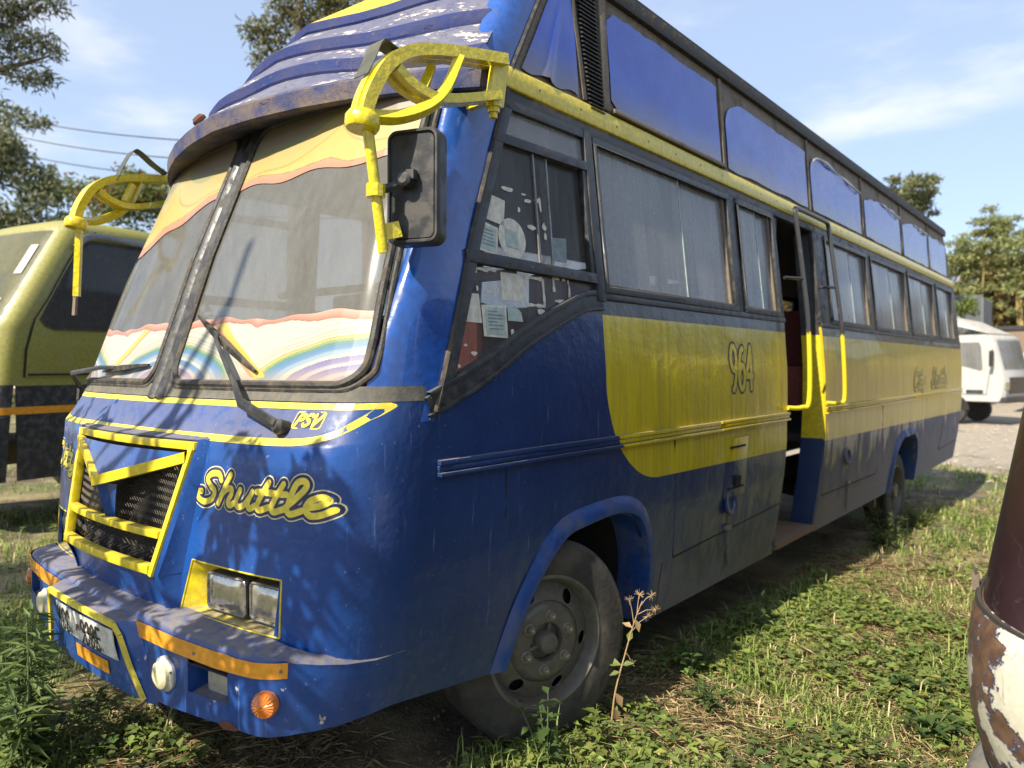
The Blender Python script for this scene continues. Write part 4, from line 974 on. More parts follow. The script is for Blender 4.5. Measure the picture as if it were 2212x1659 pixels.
def art_strip(nm, f, x0f, x1f, zbf, ztf, s, parent, nu=210, nv=80, mirror=False):
    g = G(); P = []; cols = []
    for j in range(nv + 1):
        row = []
        for i in range(nu + 1):
            u = i / nu; v = j / nv; z_ = 1.7; zb_, zt_ = zbf(u), ztf(u); z = zb_ + (zt_ - zb_) * v; x = x0f(z) + (x1f(z) - x0f(z)) * u
            row.append(ws(s * x, z, .0035)); cols.append(f(u, v))
        P.append(row if s > 0 else row)
    g.grid(P); o = g.build(nm, M['art'], parent, flip=(s < 0)); ca = o.data.color_attributes.new('Col', 'FLOAT_COLOR', 'POINT')
    ca.data.foreach_set('color', [q for c in cols for q in (*c, 1.)]); return o
for s in (1, -1):
    ol = pane_outline(); n = len(ol); g = G()
    P = []
    for z in np.linspace(ZB, ZT, 24): P.append([ws(s * (xl(z) + (xr(z) - xl(z)) * u), z) for u in np.linspace(0, 1, 24)])
    g.grid(P); pn = g.build('windscreen_pane', M['glass_ws'], BUS, flip=(s < 0))
    def corner(z): 
        d = max(0, ZB + .08 - z, z - ZT + .08); return .08 - math.sqrt(max(0, .0064 - d * d))
    art_strip('printed_film', art_bottom, lambda z: xl(z) + .012 + corner(z), lambda z: xr(z) - .012 - corner(z), lambda u: ZB + .006, lambda u: swave(u), s, pn)
    art_strip('printed_film', art_top, lambda z: xl(z) + .012 + corner(z), lambda z: xr(z) - .012 - corner(z), lambda u: (2.275 if s > 0 else 2.275 - .22 * u) + .012 * math.sin(u * 15), lambda u: ZT - .004, s, pn)
    g = G()
    loop = [Vector(ws(s * x, z, .004)) for x, z in ol]
    g.tube(loop, .015, 8, closed=True); g.build('windscreen_seal', M['rubber'], BUS)
    g = G(); loop = [Vector(ws(s * (x + (.018 if x > .5 else -.018)), z + (.016 if z > 2 else -.016), .0)) for x, z in ol]; g.tube(loop, .011, 8, closed=True); g.build('windscreen_seal', M['rubber'], BUS)
g = G(); P = []
for z in np.linspace(1.40, 2.62, 16): P.append([ws(x, z, o) for x, o in ((-.075, -.005), (-.06, .012), (-.03, .02), (-.012, .014), (0, .004), (.012, .014), (.03, .02), (.06, .012), (.075, -.005))])
g.grid(P); g.build('windscreen_divider', M['black'], BUS, ang=30)
# apron between coach line and seals, dusty
g = G(); P = [[fp(x * X(z) / 1.2, z, .006) for x in xs] for z in (1.41, 1.425, 1.44, 1.46)]; g.grid(P); g.build('windscreen_apron', M['apron'], BUS)
# A-pillars: from the windscreen edge round to the quarter window
for s in (1, -1):
    P = []
    for z in list(np.linspace(1.34, 2.60, 19)) + [2.70, 2.80, 2.95, 3.10, 3.25, 3.38]:
        if z <= 2.6: a = Vector((s * (xr(z) + .008), ws(xr(z) + .008, z)[1], z))
        else: a = Vector((s * itp(z, [2.6, 3.38], [1.06, .88]), itp(z, [2.6, 3.38], [.97, 1.45]), z))
        b = Vector(sp(yq(z) + .012, z, .004, s)); sm = min(1., max(0., (z - 1.38) / .40)); sm = sm * sm * (3 - 2 * sm); k = Vector((s * (X(z) + .004 - .016 * (1 - sm)), a.y + .02 + .075 * (1 - sm), z)); row = []
        for t in np.linspace(0, 1, 10):
            p = a * (1 - t) ** 2 + k * 2 * t * (1 - t) + b * t * t; bl = .02 * math.sin(math.pi * t) * sm
            p += Vector((s * bl * .7, -bl * .7, 0)); p += Vector((s, -1, 0)) * .003 * sm * mnoise.noise(Vector((t * 3, z * 4, s))); row.append(tuple(p))
        P.append(row)
    g = G(); g.grid(P); g.build('pillar', M['pillar'], BUS, flip=(s < 0), ang=60)
    g = G(); g.tube([sp(yq(z) + .004, z, .008, s) for z in np.linspace(1.37, 3.35, 30)], [.011 + .004 * abs(mnoise.noise(Vector((z * 8, 1, s)))) for z in np.linspace(1.37, 3.35, 30)], 6); g.build('pillar_seam', M['rubber'], BUS)

# ---- visor and stepped front of the roof
VX = [0, .25, .5, .75, .9, 1.0, 1.08, 1.14, 1.18, 1.20]; VY = [0, .022, .075, .155, .22, .27, .32, .36, .385, .40]
def vis(x, yc, z, hw, k=1.): return (x * hw / 1.2, yc + k * itp(abs(x), VX, VY), z)
prof = [(.84, 2.60), (.560, 2.524), (.540, 2.530), (.538, 2.595), (.552, 2.610), (.690, 2.705), (.685, 2.716), (.690, 2.760), (.705, 2.772), (.850, 2.895), (.845, 2.906), (.850, 2.950), (.866, 2.962), (1.02, 3.090), (1.014, 3.100), (1.02, 3.140), (1.04, 3.152), (1.27, 3.33), (1.55, 3.45), (1.9, 3.52)]
hwz = lambda z: itp(z, [2.55, 2.62, 2.75, 3.0, 3.4], [1.222, 1.214, 1.10, .985, .86]); kz = lambda z: itp(z, [2.6, 3.45], [1., .70])
vx = [-x for x in [1.2, 1.19, 1.17, 1.14, 1.1, 1.04, .96, .88, .8, .7, .6, .5, .4, .3, .2, .1]] + [0] + [.1, .2, .3, .4, .5, .6, .7, .8, .88, .96, 1.04, 1.1, 1.14, 1.17, 1.19, 1.2]
P = []
for k, (yc, z) in enumerate(prof):
    row = []; hw, kk = hwz(z) - .05 * (k == 0), kz(z) - .4 * (k == 0)
    for x in vx:
        d = .012 * mnoise.noise(Vector((x * 3, z * 3, 1))) if 4 < k < 17 else 0
        wav = .020 * math.sin(abs(x) * 5.2 + (0 if k < 9 else 1.3 if k < 13 else 2.2)) * min(1, k - 4) if 4 < k < 17 else 0
        q = vis(x, yc + d, z + wav + d, hw, kk); row.append(q)
    P.append(row)
kind = [3, 3, 3, 3, 0, 1, 1, 1, 0, 1, 1, 1, 0, 1, 1, 1, 2, 2, 2]
g = G(); g.grid(P, mi=lambda i, j: {0: 0, 1: 1, 2: 2, 3: 3}[kind[i]]); g.build('roof_visor', [M['roof'], M['riser'], M['roof_yellow'], M['lip']], BUS, ang=28)
g = G(); P = [[vis(x, .70, 2.575, 1.19, .9) for x in vx], [(x * .86, 1.0 + .12 * abs(x), 2.66) for x in vx]]; g.grid(P); g.build('visor_underside', M['dark'], BUS)
g = G(); P = []
for z in (2.54, 2.62, 2.75): P.append([ws(x * .88, z, -.012) for x in vx])
g.grid(P); g.build('header_panel', M['dark'], BUS)
o = Vector((-.42, .70, 2.705)); g = G(); g.lathe([(.035, 0), (.035, .015), (.022, .03)], o, (-.2, -.7, .7), 14); g.build('marker_lamp', M['rust'], BUS)

# ---- wipers
def wiper(path, blade, bl2=None):
    g = G(); pts = [ws(x, z, o) for x, z, o in path]; g.tube(pts, [.020, .019, .014, .011, .009][:len(pts)], 6, flat=.6)
    g.lathe([(.026, -.02), (.026, .030), (.016, .042)], ws(path[0][0], path[0][1], .0), (0, -1, .3), 14); wa = g.build('wiper', M['plastic'], BUS)
    a, b = blade; pts = [Vector(ws(a[0] + (b[0] - a[0]) * t, a[1] + (b[1] - a[1]) * t, .016 + .006 * math.sin(t * 3.1))) for t in np.linspace(0, 1, 8)]
    g = G(); g.tube(pts, [.006, .010, .013, .016, .016, .013, .010, .006], 4, sq=True); g.build('wiper_blade', M['rubber'], wa)
wiper([(.906, 1.325, .035), (.70, 1.385, .055), (.60, 1.46, .05), (.402, 1.608, .045), (.37, 1.64, .03)], ((.152, 1.726), (.657, 1.504)))
wiper([(-1.15, 1.345, .04), (-1.16, 1.40, .09), (-1.02, 1.465, .09), (-.62, 1.505, .055), (-.5, 1.515, .03)], ((-.70, 1.50), (-.15, 1.53)))

# ---- mirror arms
AP = dict(A0=(1.255, .972, 2.616), A1=(1.225, .733, 2.575), A2=(1.205, .575, 2.532), A3=(1.195, .488, 2.470), A4=(1.189, .437, 2.39), A5=(1.185, .41, 2.32), A6=(1.185, .408, 2.28),
          C1=(1.25, .945, 2.486), D1=(1.221, .70, 2.412), D2=(1.206, .585, 2.423), D3=(1.198, .515, 2.462), E0=(1.229, .759, 2.565), E1=(1.221, .70, 2.44), E2=(1.212, .627, 2.365), E3=(1.199, .52, 2.310), E4=(1.19, .44, 2.296), F0=(1.221, .695, 2.53), F1=(1.216, .65, 2.43))
for s in (1, -1):
    q = lambda k, dx=0., dz=0.: (s * (AP[k][0] + dx), AP[k][1], AP[k][2] + dz)
    g = G()
    for dx in (-.024, .024):     # two square tubes side by side, as in a ladder
        g.tube(cr([q('A0', dx), q('A1', dx), q('A2', dx), q('A3', dx * .9), q('A4', dx * .8), q('A5', dx * .7), q('A6', dx * .6)], 5), .027, 4, sq=True)
        g.tube(cr([q('C1', dx), q('D1', dx), q('D2', dx), q('D3', dx)], 5), .021, 4, sq=True)
    g.tube(cr([q('E0', .03), q('E1', .03), q('E2', .03), q('E3', .025), q('E4', .01)], 5), .023, 4, sq=True)
    g.tube([q('F0', -.03), q('F1', -.03)], .020, 4, sq=True)
    g.bar(q('A0', 0, .02), q('C1', 0, -.025), .075, .022, up=(1, 0, 0)); g.bar((s * 1.10, .99, 2.60), (s * 1.262, .975, 2.60), .03, .03); g.bar((s * 1.12, .95, 2.485), (s * 1.262, .945, 2.485), .03, .03)
    g.lathe([(.048, -.026), (.054, -.016), (.055, .010), (.046, .026), (.030, .034)], q('A6', 0, -.004), (0, .15, 1), 20)
    g.lathe([(.014, -.05), (.014, -.03), (.022, -.03), (.022, -.012), (.030, -.012), (.030, 0)], (s * 1.245, .945, 2.462), (0, 0, 1), 8)
    arm = g.build('mirror_arm', M['yellow_arm'], BUS, ang=40)
    g = G()
    if s > 0:
        g.tube(cr([(1.188, .425, 2.262), (1.191, .452, 2.07), (1.194, .478, 1.882)], 6), .0175, 12)
        g.bar((1.196, .474, 1.945), (1.215, .53, 1.962), .008, .05, up=(0, 0, 1)); g.lathe([(.03, -.02), (.03, .02)], (1.191, .452, 2.072), (0, 0, 1), 10)
    else:
        g.tube([(-1.19, .425, 2.262), (-1.215, .415, 1.90)], .020, 4, sq=True)
    g.build('mirror_pole', M['yellow_arm'], arm)
    if s < 0:
        g = G(); g.bar((-1.22, .412, 1.90), (-1.222, .405, 1.80), .012, .04, up=(1, 0, 0)); g.build('pole_sleeve', M['frame_tan'], arm)
    g = G(); A = Vector(q('A2', 0, .02)); b_ = Vector((s * 1.185, .46, 2.66)) if s > 0 else Vector((s * 1.19, .57, 2.685))
    if s > 0: pts = [(1.16, .572, 2.536), (1.16, .53, 2.545), (1.16, .490, 2.550), (1.158, .455, 2.48), (1.155, .428, 2.428)]
    else: pts = [(-1.19, .600, 2.53), (-1.19, .645, 2.63), (-1.19, .694, 2.715), (-1.19, .735, 2.712), (-1.18, .80, 2.66), (-1.17, .867, 2.618)]
    P = cr(pts, 4); V = []; 
    for p in P: V += [(p.x - .035, p.y, p.z), (p.x + .035, p.y, p.z)]
    g.add(V, [(2 * i, 2 * i + 1, 2 * i + 3, 2 * i + 2) for i in range(len(P) - 1)]); g.build('strap', M['olive_flat'], arm, solid=.003)
# near mirror head
mc = Vector((1.228, .585, 2.10)); nf = Vector((.36, -.93, 0.02)).normalized(); wv = Vector((0, 0, 1)).cross(nf).normalized() * 1; uv = nf.cross(wv) * 1
mw, mh = .188, .372
def mp_(a, b, d): return tuple(mc + wv * a + uv * b + nf * d)
g = G(); rings = [(1.0, -.035, .035), (1.0, .005, .035), (.985, .018, .033), (.93, .026, .030), (.86, .026, .026), (.83, .018, .024), (.80, .016, .022), (.78, .020, .02)]
P = []
for k, d, r in rings: P.append([mp_(a, b, d) for a, b in rrect(0, 0, mw * k, mh - mw * (1 - k), r, 6)])
P = [row + [row[0]] for row in P]; g.grid(P); n = len(P[0]) - 1
g.add([P[-1][i] for i in range(n)], [tuple(range(n))]); g.add([P[0][i] for i in range(n)], [tuple(range(n))[::-1]])
mir = g.build('mirror', M['plastic'], BUS, ang=30)
g = G(); P2 = [mp_(a, b, -.036) for a, b in rrect(0, 0, mw * .9, mh - .02, .03, 6)]; g.add(P2, [tuple(range(len(P2)))[::-1]]); g.build('mirror_glass', M['mirror_glass'], mir, smooth=False)
g = G(); g.tube(cr([(1.192, .452, 2.072), mp_(-.05, -.005, .055), mp_(-.01, .015, .055)], 4), [.016] * 9, 6, flat=.6); g.lathe([(.024, .012), (.024, .06), (.014, .068)], mp_(-.012, .014, 0), nf, 10)
g.bar(mp_(-.03, .03, .04), mp_(.02, .03, .04), .03, .03); g.build('mirror_bracket', M['black'], mir)

# ---- wheels
def make_wheel(steer, centre, s, rearw=False, rad=.428):
    rot = Matrix.Rotation(steer, 3, 'Z'); ax = rot @ Vector((s, 0, 0)); o = Vector(centre)
    root = bpy.data.objects.new('wheel', None); COL.objects.link(root); root.parent = BUS; ROOT[root.name] = ROOT['bus']
    g = G(); w = .115; r1 = .262
    pr_ = [(r1, -w), (r1 + .05, -w * 1.03), (rad - .055, -w * 1.12), (rad - .012, -w * .98), (rad, -w * .80)]
    for k in range(-3, 4):
        c = k * w * .22
        pr_ += [(rad, c - .010), (rad - .010, c - .007), (rad - .010, c + .003), (rad, c + .007)]
    pr_ += [(rad, w * .80), (rad - .012, w * .98), (rad - .022, w * 1.04), (rad - .030, w * 1.03), (rad - .055, w * 1.12), (r1 + .075, w * 1.10), (r1 + .066, w * 1.12), (r1 + .03, w * 1.06), (r1, w * .98)]
    g.lathe(pr_, o, ax, 72, closed_ends=False); g.build('tyre', M['tyre'], root, ang=40)
    g = G(); P = []
    for k in range(73):
        a = 2 * math.pi * k / 72; d = ax.orthogonal().normalized() * math.cos(a) + ax.cross(ax.orthogonal().normalized()) * math.sin(a); P.append([])
        for j in range(7):
            t = (j / 6 - .5) * w * 1.5; q = mnoise.noise(Vector((math.cos(a) * 5, math.sin(a) * 5, j * .8 + s * 3))); P[-1].append(tuple(o + d * (rad - .006 + .016 * q - (.012 if j in (0, 6) else 0)) + ax * t))
    g.grid(P); g.build('mud_cake', M['mud'], root)
    g = G(); z_ = w * .98
    if not rearw: pf_ = [(.30 - .02, z_ - .01), (.282, z_ + .006), (.270, z_ + .010), (.262, z_ + .002), (.252, z_ - .022), (.245, z_ - .05), (.240, z_ - .058)]
    else: pf_ = [(.282, z_ - .008), (.282, z_ + .006), (.270, z_ + .010), (.258, z_ - .01), (.245, z_ - .09), (.235, z_ - .15), (.16, z_ - .16), (.10, z_ - .10), (.09, z_ - .02), (.075, z_ + .01), (.0, z_ + .012)]
    g.lathe(pf_, o, ax, 56, closed_ends=False); 
    rim = g.build('rim', M['rim'], root, ang=35)
    e1 = ax.orthogonal().normalized(); e2 = ax.cross(e1)
    if not rearw:
        # steel disc with six round hand holes
        bm = bmesh.new(); ed = []
        def ring(cx, cy, r, n):
            v = [bm.verts.new((cx + r * math.cos(2 * math.pi * k / n), cy + r * math.sin(2 * math.pi * k / n), 0)) for k in range(n)]
            return [bm.edges.new((v[k], v[(k + 1) % n])) for k in range(n)]
        ed += ring(0, 0, .2405, 64); ed += ring(0, 0, .168, 64); hr = .030
        for k in range(6): a = R(60 * k + 8); ed += ring(.206 * math.cos(a), .206 * math.sin(a), hr, 16)
        bmesh.ops.triangle_fill(bm, use_beauty=True, use_dissolve=False, edges=ed)
        def hz(r): return z_ - .058 + .036 * min(1, max(0, (.2405 - r) / .0725)) ** .8
        V = []; bm.verts.index_update()
        for v in bm.verts: r = v.co.xy.length; V.append(tuple(o + ax * hz(r) + e1 * v.co.x + e2 * v.co.y))
        g = G(); g.add(V, [tuple(v.index for v in f.verts) for f in bm.faces]); bm.free()
        g.build('disc', M['rim'], rim, solid=.008, ang=50)
        g = G(); g.lathe([(.240, z_ - .10), (.10, z_ - .11)], o, ax, 24); g.build('brake_drum', M['dark'], rim)
        g = G(); g.lathe([(.1685, z_ - .022), (.160, z_ - .012), (.150, z_ - .002), (.140, z_ + .001), (.082, z_ - .001), (.078, z_ - .010), (.076, z_ - .03)], o, ax, 48, closed_ends=False); g.build('hub_face', M['rim'], rim, ang=40)
        g = G(); g.lathe([(.076, z_ - .035), (.050, z_ - .03), (.048, z_ - .02), (.046, z_ + .012), (.040, z_ + .024), (.028, z_ + .028), (0.001, z_ + .029)], o, ax, 24, closed_ends=False)
        for k in range(3):
            a = R(120 * k + 30); d = e1 * math.cos(a) + e2 * math.sin(a); g.bar(o + ax * (z_ - .012) + d * .04, o + ax * (z_ - .016) + d * .078, .012, .016, up=ax)
        g.build('hub_cap', M['rim'], rim, ang=40)
        n0 = None
        for k in range(6):
            a = R(60 * k + 38); c = o + ax * z_ + (e1 * math.cos(a) + e2 * math.sin(a)) * .112
            g = G(); g.lathe([(.024, -.002), (.023, .004), (.018, .005)], c, ax, 16, closed_ends=False); g.lathe([(.0185, .003), (.0185, .022), (.016, .026)], c, ax, 6, a0=k); g.lathe([(.010, .022), (.010, .034), (.007, .037)], c, ax, 10)
            g.build('wheel_nut', M['nut'], rim, ang=30)
    return root
make_wheel(R(-18), (1.045, 1.405, .372), 1); make_wheel(R(-18), (-1.045, 1.405, .372), -1)
make_wheel(0, (.955, 7.76, .150), 1, True); make_wheel(0, (-.955, 7.76, .150), -1, True)
g = G(); g.bar((.5, 6.95, .22), (1.06, 6.95, .22), .05, .26); g.build('mud_guard', M['frame_tan'], BUS)
g = G(); g.tube([(-.9, 1.405, .33), (.9, 1.405, .33)], .05, 8); g.tube([(-.9, 7.76, .15), (.9, 7.76, .15)], .07, 8); g.lathe([(.17, -.2), (.2, 0), (.17, .2)], (0, 7.76, .16), (1, 0, 0), 16)
for s in (1, -1): g.box(s * .38 - .035, s * .38 + .035, .6, 10.8, .42, .60)
g.build('chassis', M['dark'], BUS)

# ---- doorway
g = G(); P0 = [(1.155, 4.868, .22), (1.075, 4.868, 2.56), (.78, 4.86, 2.56), (.86, 4.86, .22)]
def leaf_pt(u, z): xo = X(z) - .012; return (xo - u * itp(z, [.2, .9, 2.6], [.165, .165, .125]), 4.875 - .02 * u, z)
P = [[leaf_pt(u, z) for u in np.linspace(0, 1, 7)] for z in (.24, .6, .9, .955, 1.2, 1.5, 1.765, 2.1, 2.56)]
mi_rows = [1, 1, 1, 2, 2, 2, 0, 0]
t = T('navy_door_paint'); M['door_blue'] = t.fin(t.mix(t.ss(t.noise(5, 4), .3, .7), (.011, .032, .115), (.02, .045, .14)), .35, 0, .3)
g.grid(P, mi=lambda i, j: mi_rows[i]); g.build('door_leaf', [M['black'], M['door_blue'], M['yellow']], BUS, solid=.03, flip=True)
g = G(); g.bar(sp(4.045, .22, -.02), sp(4.07, 2.56, -.02), .05, .05, up=(0, 1, 0)); g.build('door_jamb', M['black'], BUS)
g = G(); g.box(.60, 1.135, 4.03, 4.86, .235, .27); g.build('step', M['wood'], BUS)
g = G(); g.box(.60, .62, 4.0, 4.9, .27, .90); g.build('step_riser', M['well'], BUS)
g = G(); n_ = 0
for i in range(10):
    for j in range(14):
        y = 4.02 + j * .06; z = .29 + i * .034
        if (i + j) % 2: g.bar((.622, y, z), (.622, y + .03, z + .018), .006, .004, up=(0, 0, 1))
        else: g.bar((.622, y + .03, z), (.622, y, z + .018), .006, .004, up=(0, 0, 1))
tp = g.build('tread_pattern', M['chrome'], BUS, smooth=False); tp['kind'] = 'stuff'
g = G(); g.box(.60, 1.12, 4.0, 4.03, .27, 1.75); g.build('stairwell_panel', M['well'], BUS)
# grab rail hoop over the doorway
r_ = .0165
hoop = cr([(1.21, 4.02, 1.235), (1.27, 4.12, 1.235), (1.305, 4.17, 1.30), (1.28, 4.22, 1.8), (1.23, 4.24, 2.2), (1.18, 4.245, 2.58), (1.17, 4.27, 2.64), (1.17, 4.33, 2.655), (1.17, 4.92, 2.655), (1.175, 4.985, 2.635), (1.18, 5.0, 2.58), (1.235, 4.99, 2.2), (1.285, 4.99, 1.8), (1.31, 4.985, 1.30), (1.28, 4.945, 1.235), (1.21, 4.86, 1.235)], 6)
g = G(); g.tube(hoop, r_, 10); g.tube([(1.235, 4.235, 2.14), (1.16, 4.08, 2.14)], .012, 8); g.tube([(1.24, 4.99, 2.14), (1.14, 4.88, 2.14)], .012, 8)
t = T('black_and_yellow_rail_paint'); t.pos(); n = t.noise(22, 4); M['rail'] = t.fin(t.mix(t.ss(t.m('ADD', t.xyz[2], t.m('MULTIPLY', n, .12)), 1.93, 1.90), t.mix(t.ss(n, .60, .75), (.03, .03, .03), (.13, .08, .055)), YEL), .35, 0, .3)
g.build('grab_rail', M['rail'], BUS)

# ---- cabin
g = G(); g.box(-1.1, .60, .75, 10.9, .92, .97); g.box(.60, 1.12, .75, 4.0, .92, .97); g.box(.60, 1.12, 4.9, 10.9, .92, .97); g.build('cabin_floor', M['interior'], BUS)
g = G(); P = [[(x * X(1.6) / 1.2, fp(x, 1.42)[1] + dy, z) for x in np.linspace(-1.15, 1.15, 14)] for dy, z in ((.05, 1.0), (.04, 1.40), (.12, 1.44), (.35, 1.43), (.40, 1.30), (.40, .97))]; g.grid(P); g.build('dashboard', M['interior'], BUS)
g = G(); P = [[(x, y, 2.60 + .1 * (1 - x * x)) for x in np.linspace(-1.04, 1.04, 9)] for y in np.linspace(1.0, 10.6, 12)]; g.grid(P); g.build('ceiling_lining', M['interior'], BUS)
g = G(); c = Vector((-.62, .92, 1.62)); ax = Vector((0, -.55, .8)).normalized(); e1 = ax.orthogonal().normalized(); e2 = ax.cross(e1)
g.tube([c + (e1 * math.cos(a) + e2 * math.sin(a)) * .23 for a in np.linspace(0, 2 * math.pi, 28)[:-1]], .014, 8, closed=True)
for a in (0, 2.1, 4.2): g.tube([c, c + (e1 * math.cos(a) + e2 * math.sin(a)) * .23], .012, 6)
g.tube([c, c - ax * .45], .025, 8); g.build('steering_wheel', M['plastic'], BUS)
g = G(); g.tube([(-.95, 1.45, 1.96), (1.08, 1.25, 1.90)], .022, 8); g.tube([(.05, 1.35, .97), (.05, 1.35, 2.6)], .018, 8); g.tube([(.45, 1.6, .97), (.45, 1.6, 2.6)], .018, 8); g.build('cabin_rail', M['steel_grey'], BUS)
g = G(); g.box(.62, 1.06, 1.05, 1.13, 1.0, 1.78); g.box(.62, 1.06, .70, 1.1, .97, 1.30); st0 = g.build('seat', M['seat'], BUS, bevel=.03)
for y in (1.9, 2.75, 3.45, 5.3, 6.2, 7.1, 8.0, 8.9, 9.8):
    for s in (1, -1): dup(st0, BUS, (0 if s > 0 else -1.68, y - 1.05, .22))
# ------------------------------------------------------------------ yellow truck beyond the bus
TX_, TXC = -5.0, -6.1                     # near flank and centre line
TR = thing('truck', (TXC, 2.5, -.06), 'dull yellow truck cab with black lower body behind the far side of the bus', 'truck')
M['truck'] = simple('dull_mustard_truck_paint', (.25, .235, .045), .42, dirt=.35, dcol=(.24, .21, .08), scale=4, coat=.3)
M['truck_top'] = M['truck']
HWt = 1.1
def tplan(a): return itp(a, [0, .5, .8, .95, 1.05, 1.09, 1.10], [0, .02, .05, .09, .15, .22, .30])
def tyf(z): return itp(z, [.45, 1.2, 1.9, 2.0, 2.4, 2.98, 3.06], [.72, .78, .88, .93, 1.16, 1.50, 1.68])
def tp_(a, z, off=0.): return (TXC + a * itp(z, [2.0, 3.05], [1., .94]), tyf(z) + tplan(abs(a)) - off, z)
av = [-1.10, -1.09, -1.07, -1.02, -.95, -.85, -.7, -.4, 0, .4, .7, .85, .95, 1.02, 1.07, 1.09, 1.10]
def cab_ring(z): return [tp_(a, z) for a in av] + [(TXC + 1.10 * itp(z, [2.0, 3.05], [1., .94]), 2.95, z)]
zc = [1.36, 1.6, 1.9, 1.99, 2.2, 2.5, 2.8, 2.93, 2.99, 3.04]
g = G(); P = []
for z in zc:
    k = itp(z, [2.93, 2.99, 3.04], [1, .985, .95]); r = [tp_(a * k, z) for a in av]; P.append([(r[0][0], 2.95, z)] + r + [(r[-1][0], 2.95, z)])
P.append([(TXC + (x - TXC) * .6, y + .25 * (1 if y < 2.9 else 0), 3.07) for x, y, z in P[-1]]); P.append([(TXC, 2.0, 3.08)] * len(P[0]))
g.grid(P); g.add([P[0][0], P[0][-1], P[-3][-1], P[-3][0]], [(0, 1, 2, 3)]); cab = g.build('cab', M['truck'], TR, ang=40)
g = G(); wz = [2.02, 2.2, 2.5, 2.8, 2.91]; g.grid([[tp_(a, z, .008) for a in np.linspace(-1.0, 1.0, 25)] for z in wz]); g.build('windscreen', M['glass_truck'], TR)
g = G(); g.grid([[tp_(a, z, .012) for a in np.linspace(.55, .90, 5)] for z in (2.06, 2.20)]); g.build('sticker', M['paper_teal'], TR); 
g = G(); g.grid([[tp_(a, z, .012) for a in (.86, .95)] for z in (2.45, 2.75)]); g.build('sticker', M['paper'], TR)
tx = lambda z: TXC + 1.10 * itp(z, [2.0, 3.05], [1., .94])
def tside(g, poly, o0, o1):
    n = len(poly); V = [(tx(z) + o0, y, z) for y, z in poly] + [(tx(z) + o1, y, z) for y, z in poly]; a = sum(poly[i][0] * poly[(i + 1) % n][1] - poly[(i + 1) % n][0] * poly[i][1] for i in range(n))
    F = [tuple(range(n, 2 * n)), tuple(range(n))[::-1]] + [(i, (i + 1) % n, n + (i + 1) % n, n + i) for i in range(n)]
    g.add(V, F if a > 0 else [f[::-1] for f in F])
door = [(1.20, 1.44), (1.22, 1.7), (1.30, 2.0), (1.43, 2.2), (1.62, 2.55), (1.80, 2.86), (1.95, 2.93), (2.6, 2.95), (2.62, 1.44)]
g = G(); tside(g, door, -.01, .012); dr = g.build('door', M['truck'], TR, bevel=.006)
g = G()
for a, b in zip(door[:6], door[1:7]): g.bar((tx(a[1]) + .004, a[0] - .012, a[1]), (tx(b[1]) + .004, b[0] - .012, b[1]), .018, .014)
g.build('door_seam', M['dark'], TR)
wn = [(1.37, 1.99), (1.40, 1.955), (1.48, 1.935), (2.0, 1.945), (2.5, 1.97), (2.5, 2.80), (1.90, 2.80), (1.80, 2.76), (1.60, 2.42)]
wno = [(p.x, p.y) for p in cr([(y, z, 0) for y, z in wn] , 3)]
g = G(); tside(g, [(1.335, 2.0), (1.38, 1.935), (1.47, 1.905), (2.0, 1.91), (2.54, 1.935), (2.54, 2.84), (1.88, 2.84), (1.77, 2.79), (1.56, 2.42)], .004, .016); g.build('window_seal', M['rubber'], dr)
g = G(); tside(g, wn, .012, .020); g.build('window_pane', M['glass_truck'], dr, smooth=False)
g = G(); g.tube(cr([(tx(2.75) + .04, 1.70, 2.74), (tx(2.86) + .05, 1.84, 2.87), (tx(2.88) + .05, 2.1, 2.885), (tx(2.86) + .05, 2.56, 2.86)], 6), .035, 6, flat=.5); g.build('rain_visor', M['steel_grey'], dr)
g = G(); tside(g, [(1.12, .46), (1.12, 1.36), (2.94, 1.36), (2.94, .46)], -.02, -.002); P = [[tp_(a, z, .004) for a in av] for z in (.46, 1.0, 1.37)]; g.grid(P); g.build('lower_panel', M['black'], TR)
g = G(); P = [[tp_(a, z, .012) for a in av] + [(tx(z) + .012, 1.9, z), (tx(z) + .012, 2.9, z)] for z in (1.09, 1.16)]; g.grid(P); g.build('side_strip', M['amber'], TR)
g = G(); P = [[tp_(a, z, .09) for a in av] for z in (.48, .60, .95, 1.06)]; P.append([tp_(a, 1.08, .0) for a in av]); g.grid(P); g.build('bumper', M['black'], TR, solid=.03)
g = G(); P = [[tp_(a, z, .02) for a in np.linspace(.78, 1.065, 6)] for z in (1.19, 1.36)]; g.grid(P); g.build('headlight', M['lens'], TR, solid=.03)
g = G(); g.box(TX_ - .30, TX_ - .01, 1.35, 2.3, .56, .62); g.build('step', M['steel_grey'], TR, bevel=.01)
g = G(); g.box(TX_ - .05, TX_ - .02, 1.55, 1.72, .50, .56); g.build('side_marker', M['amber'], TR); 
g = G(); g.box(TXC + .25, TXC + .85, 2.35, 2.55, 1.5, 2.55); g.box(TXC - .85, TXC - .25, 2.35, 2.55, 1.5, 2.55); g.build('seat', M['curtain'], TR, bevel=.04)
g = G(); c = Vector((TXC - .5, 1.72, 2.12)); ax = Vector((0, -.5, .85)).normalized(); e1 = ax.orthogonal().normalized(); e2 = ax.cross(e1); g.tube([c + (e1 * math.cos(a) + e2 * math.sin(a)) * .24 for a in np.linspace(0, 2 * math.pi, 24)[:-1]], .016, 6, closed=True); g.tube([c, c - ax * .4], .03, 6); g.build('steering_wheel', M['plastic'], TR)
g = G(); tside(g, [(2.36, 1.66), (2.52, 1.66), (2.52, 1.70), (2.36, 1.70)], .012, .045); g.build('door_handle', M['plastic'], dr)
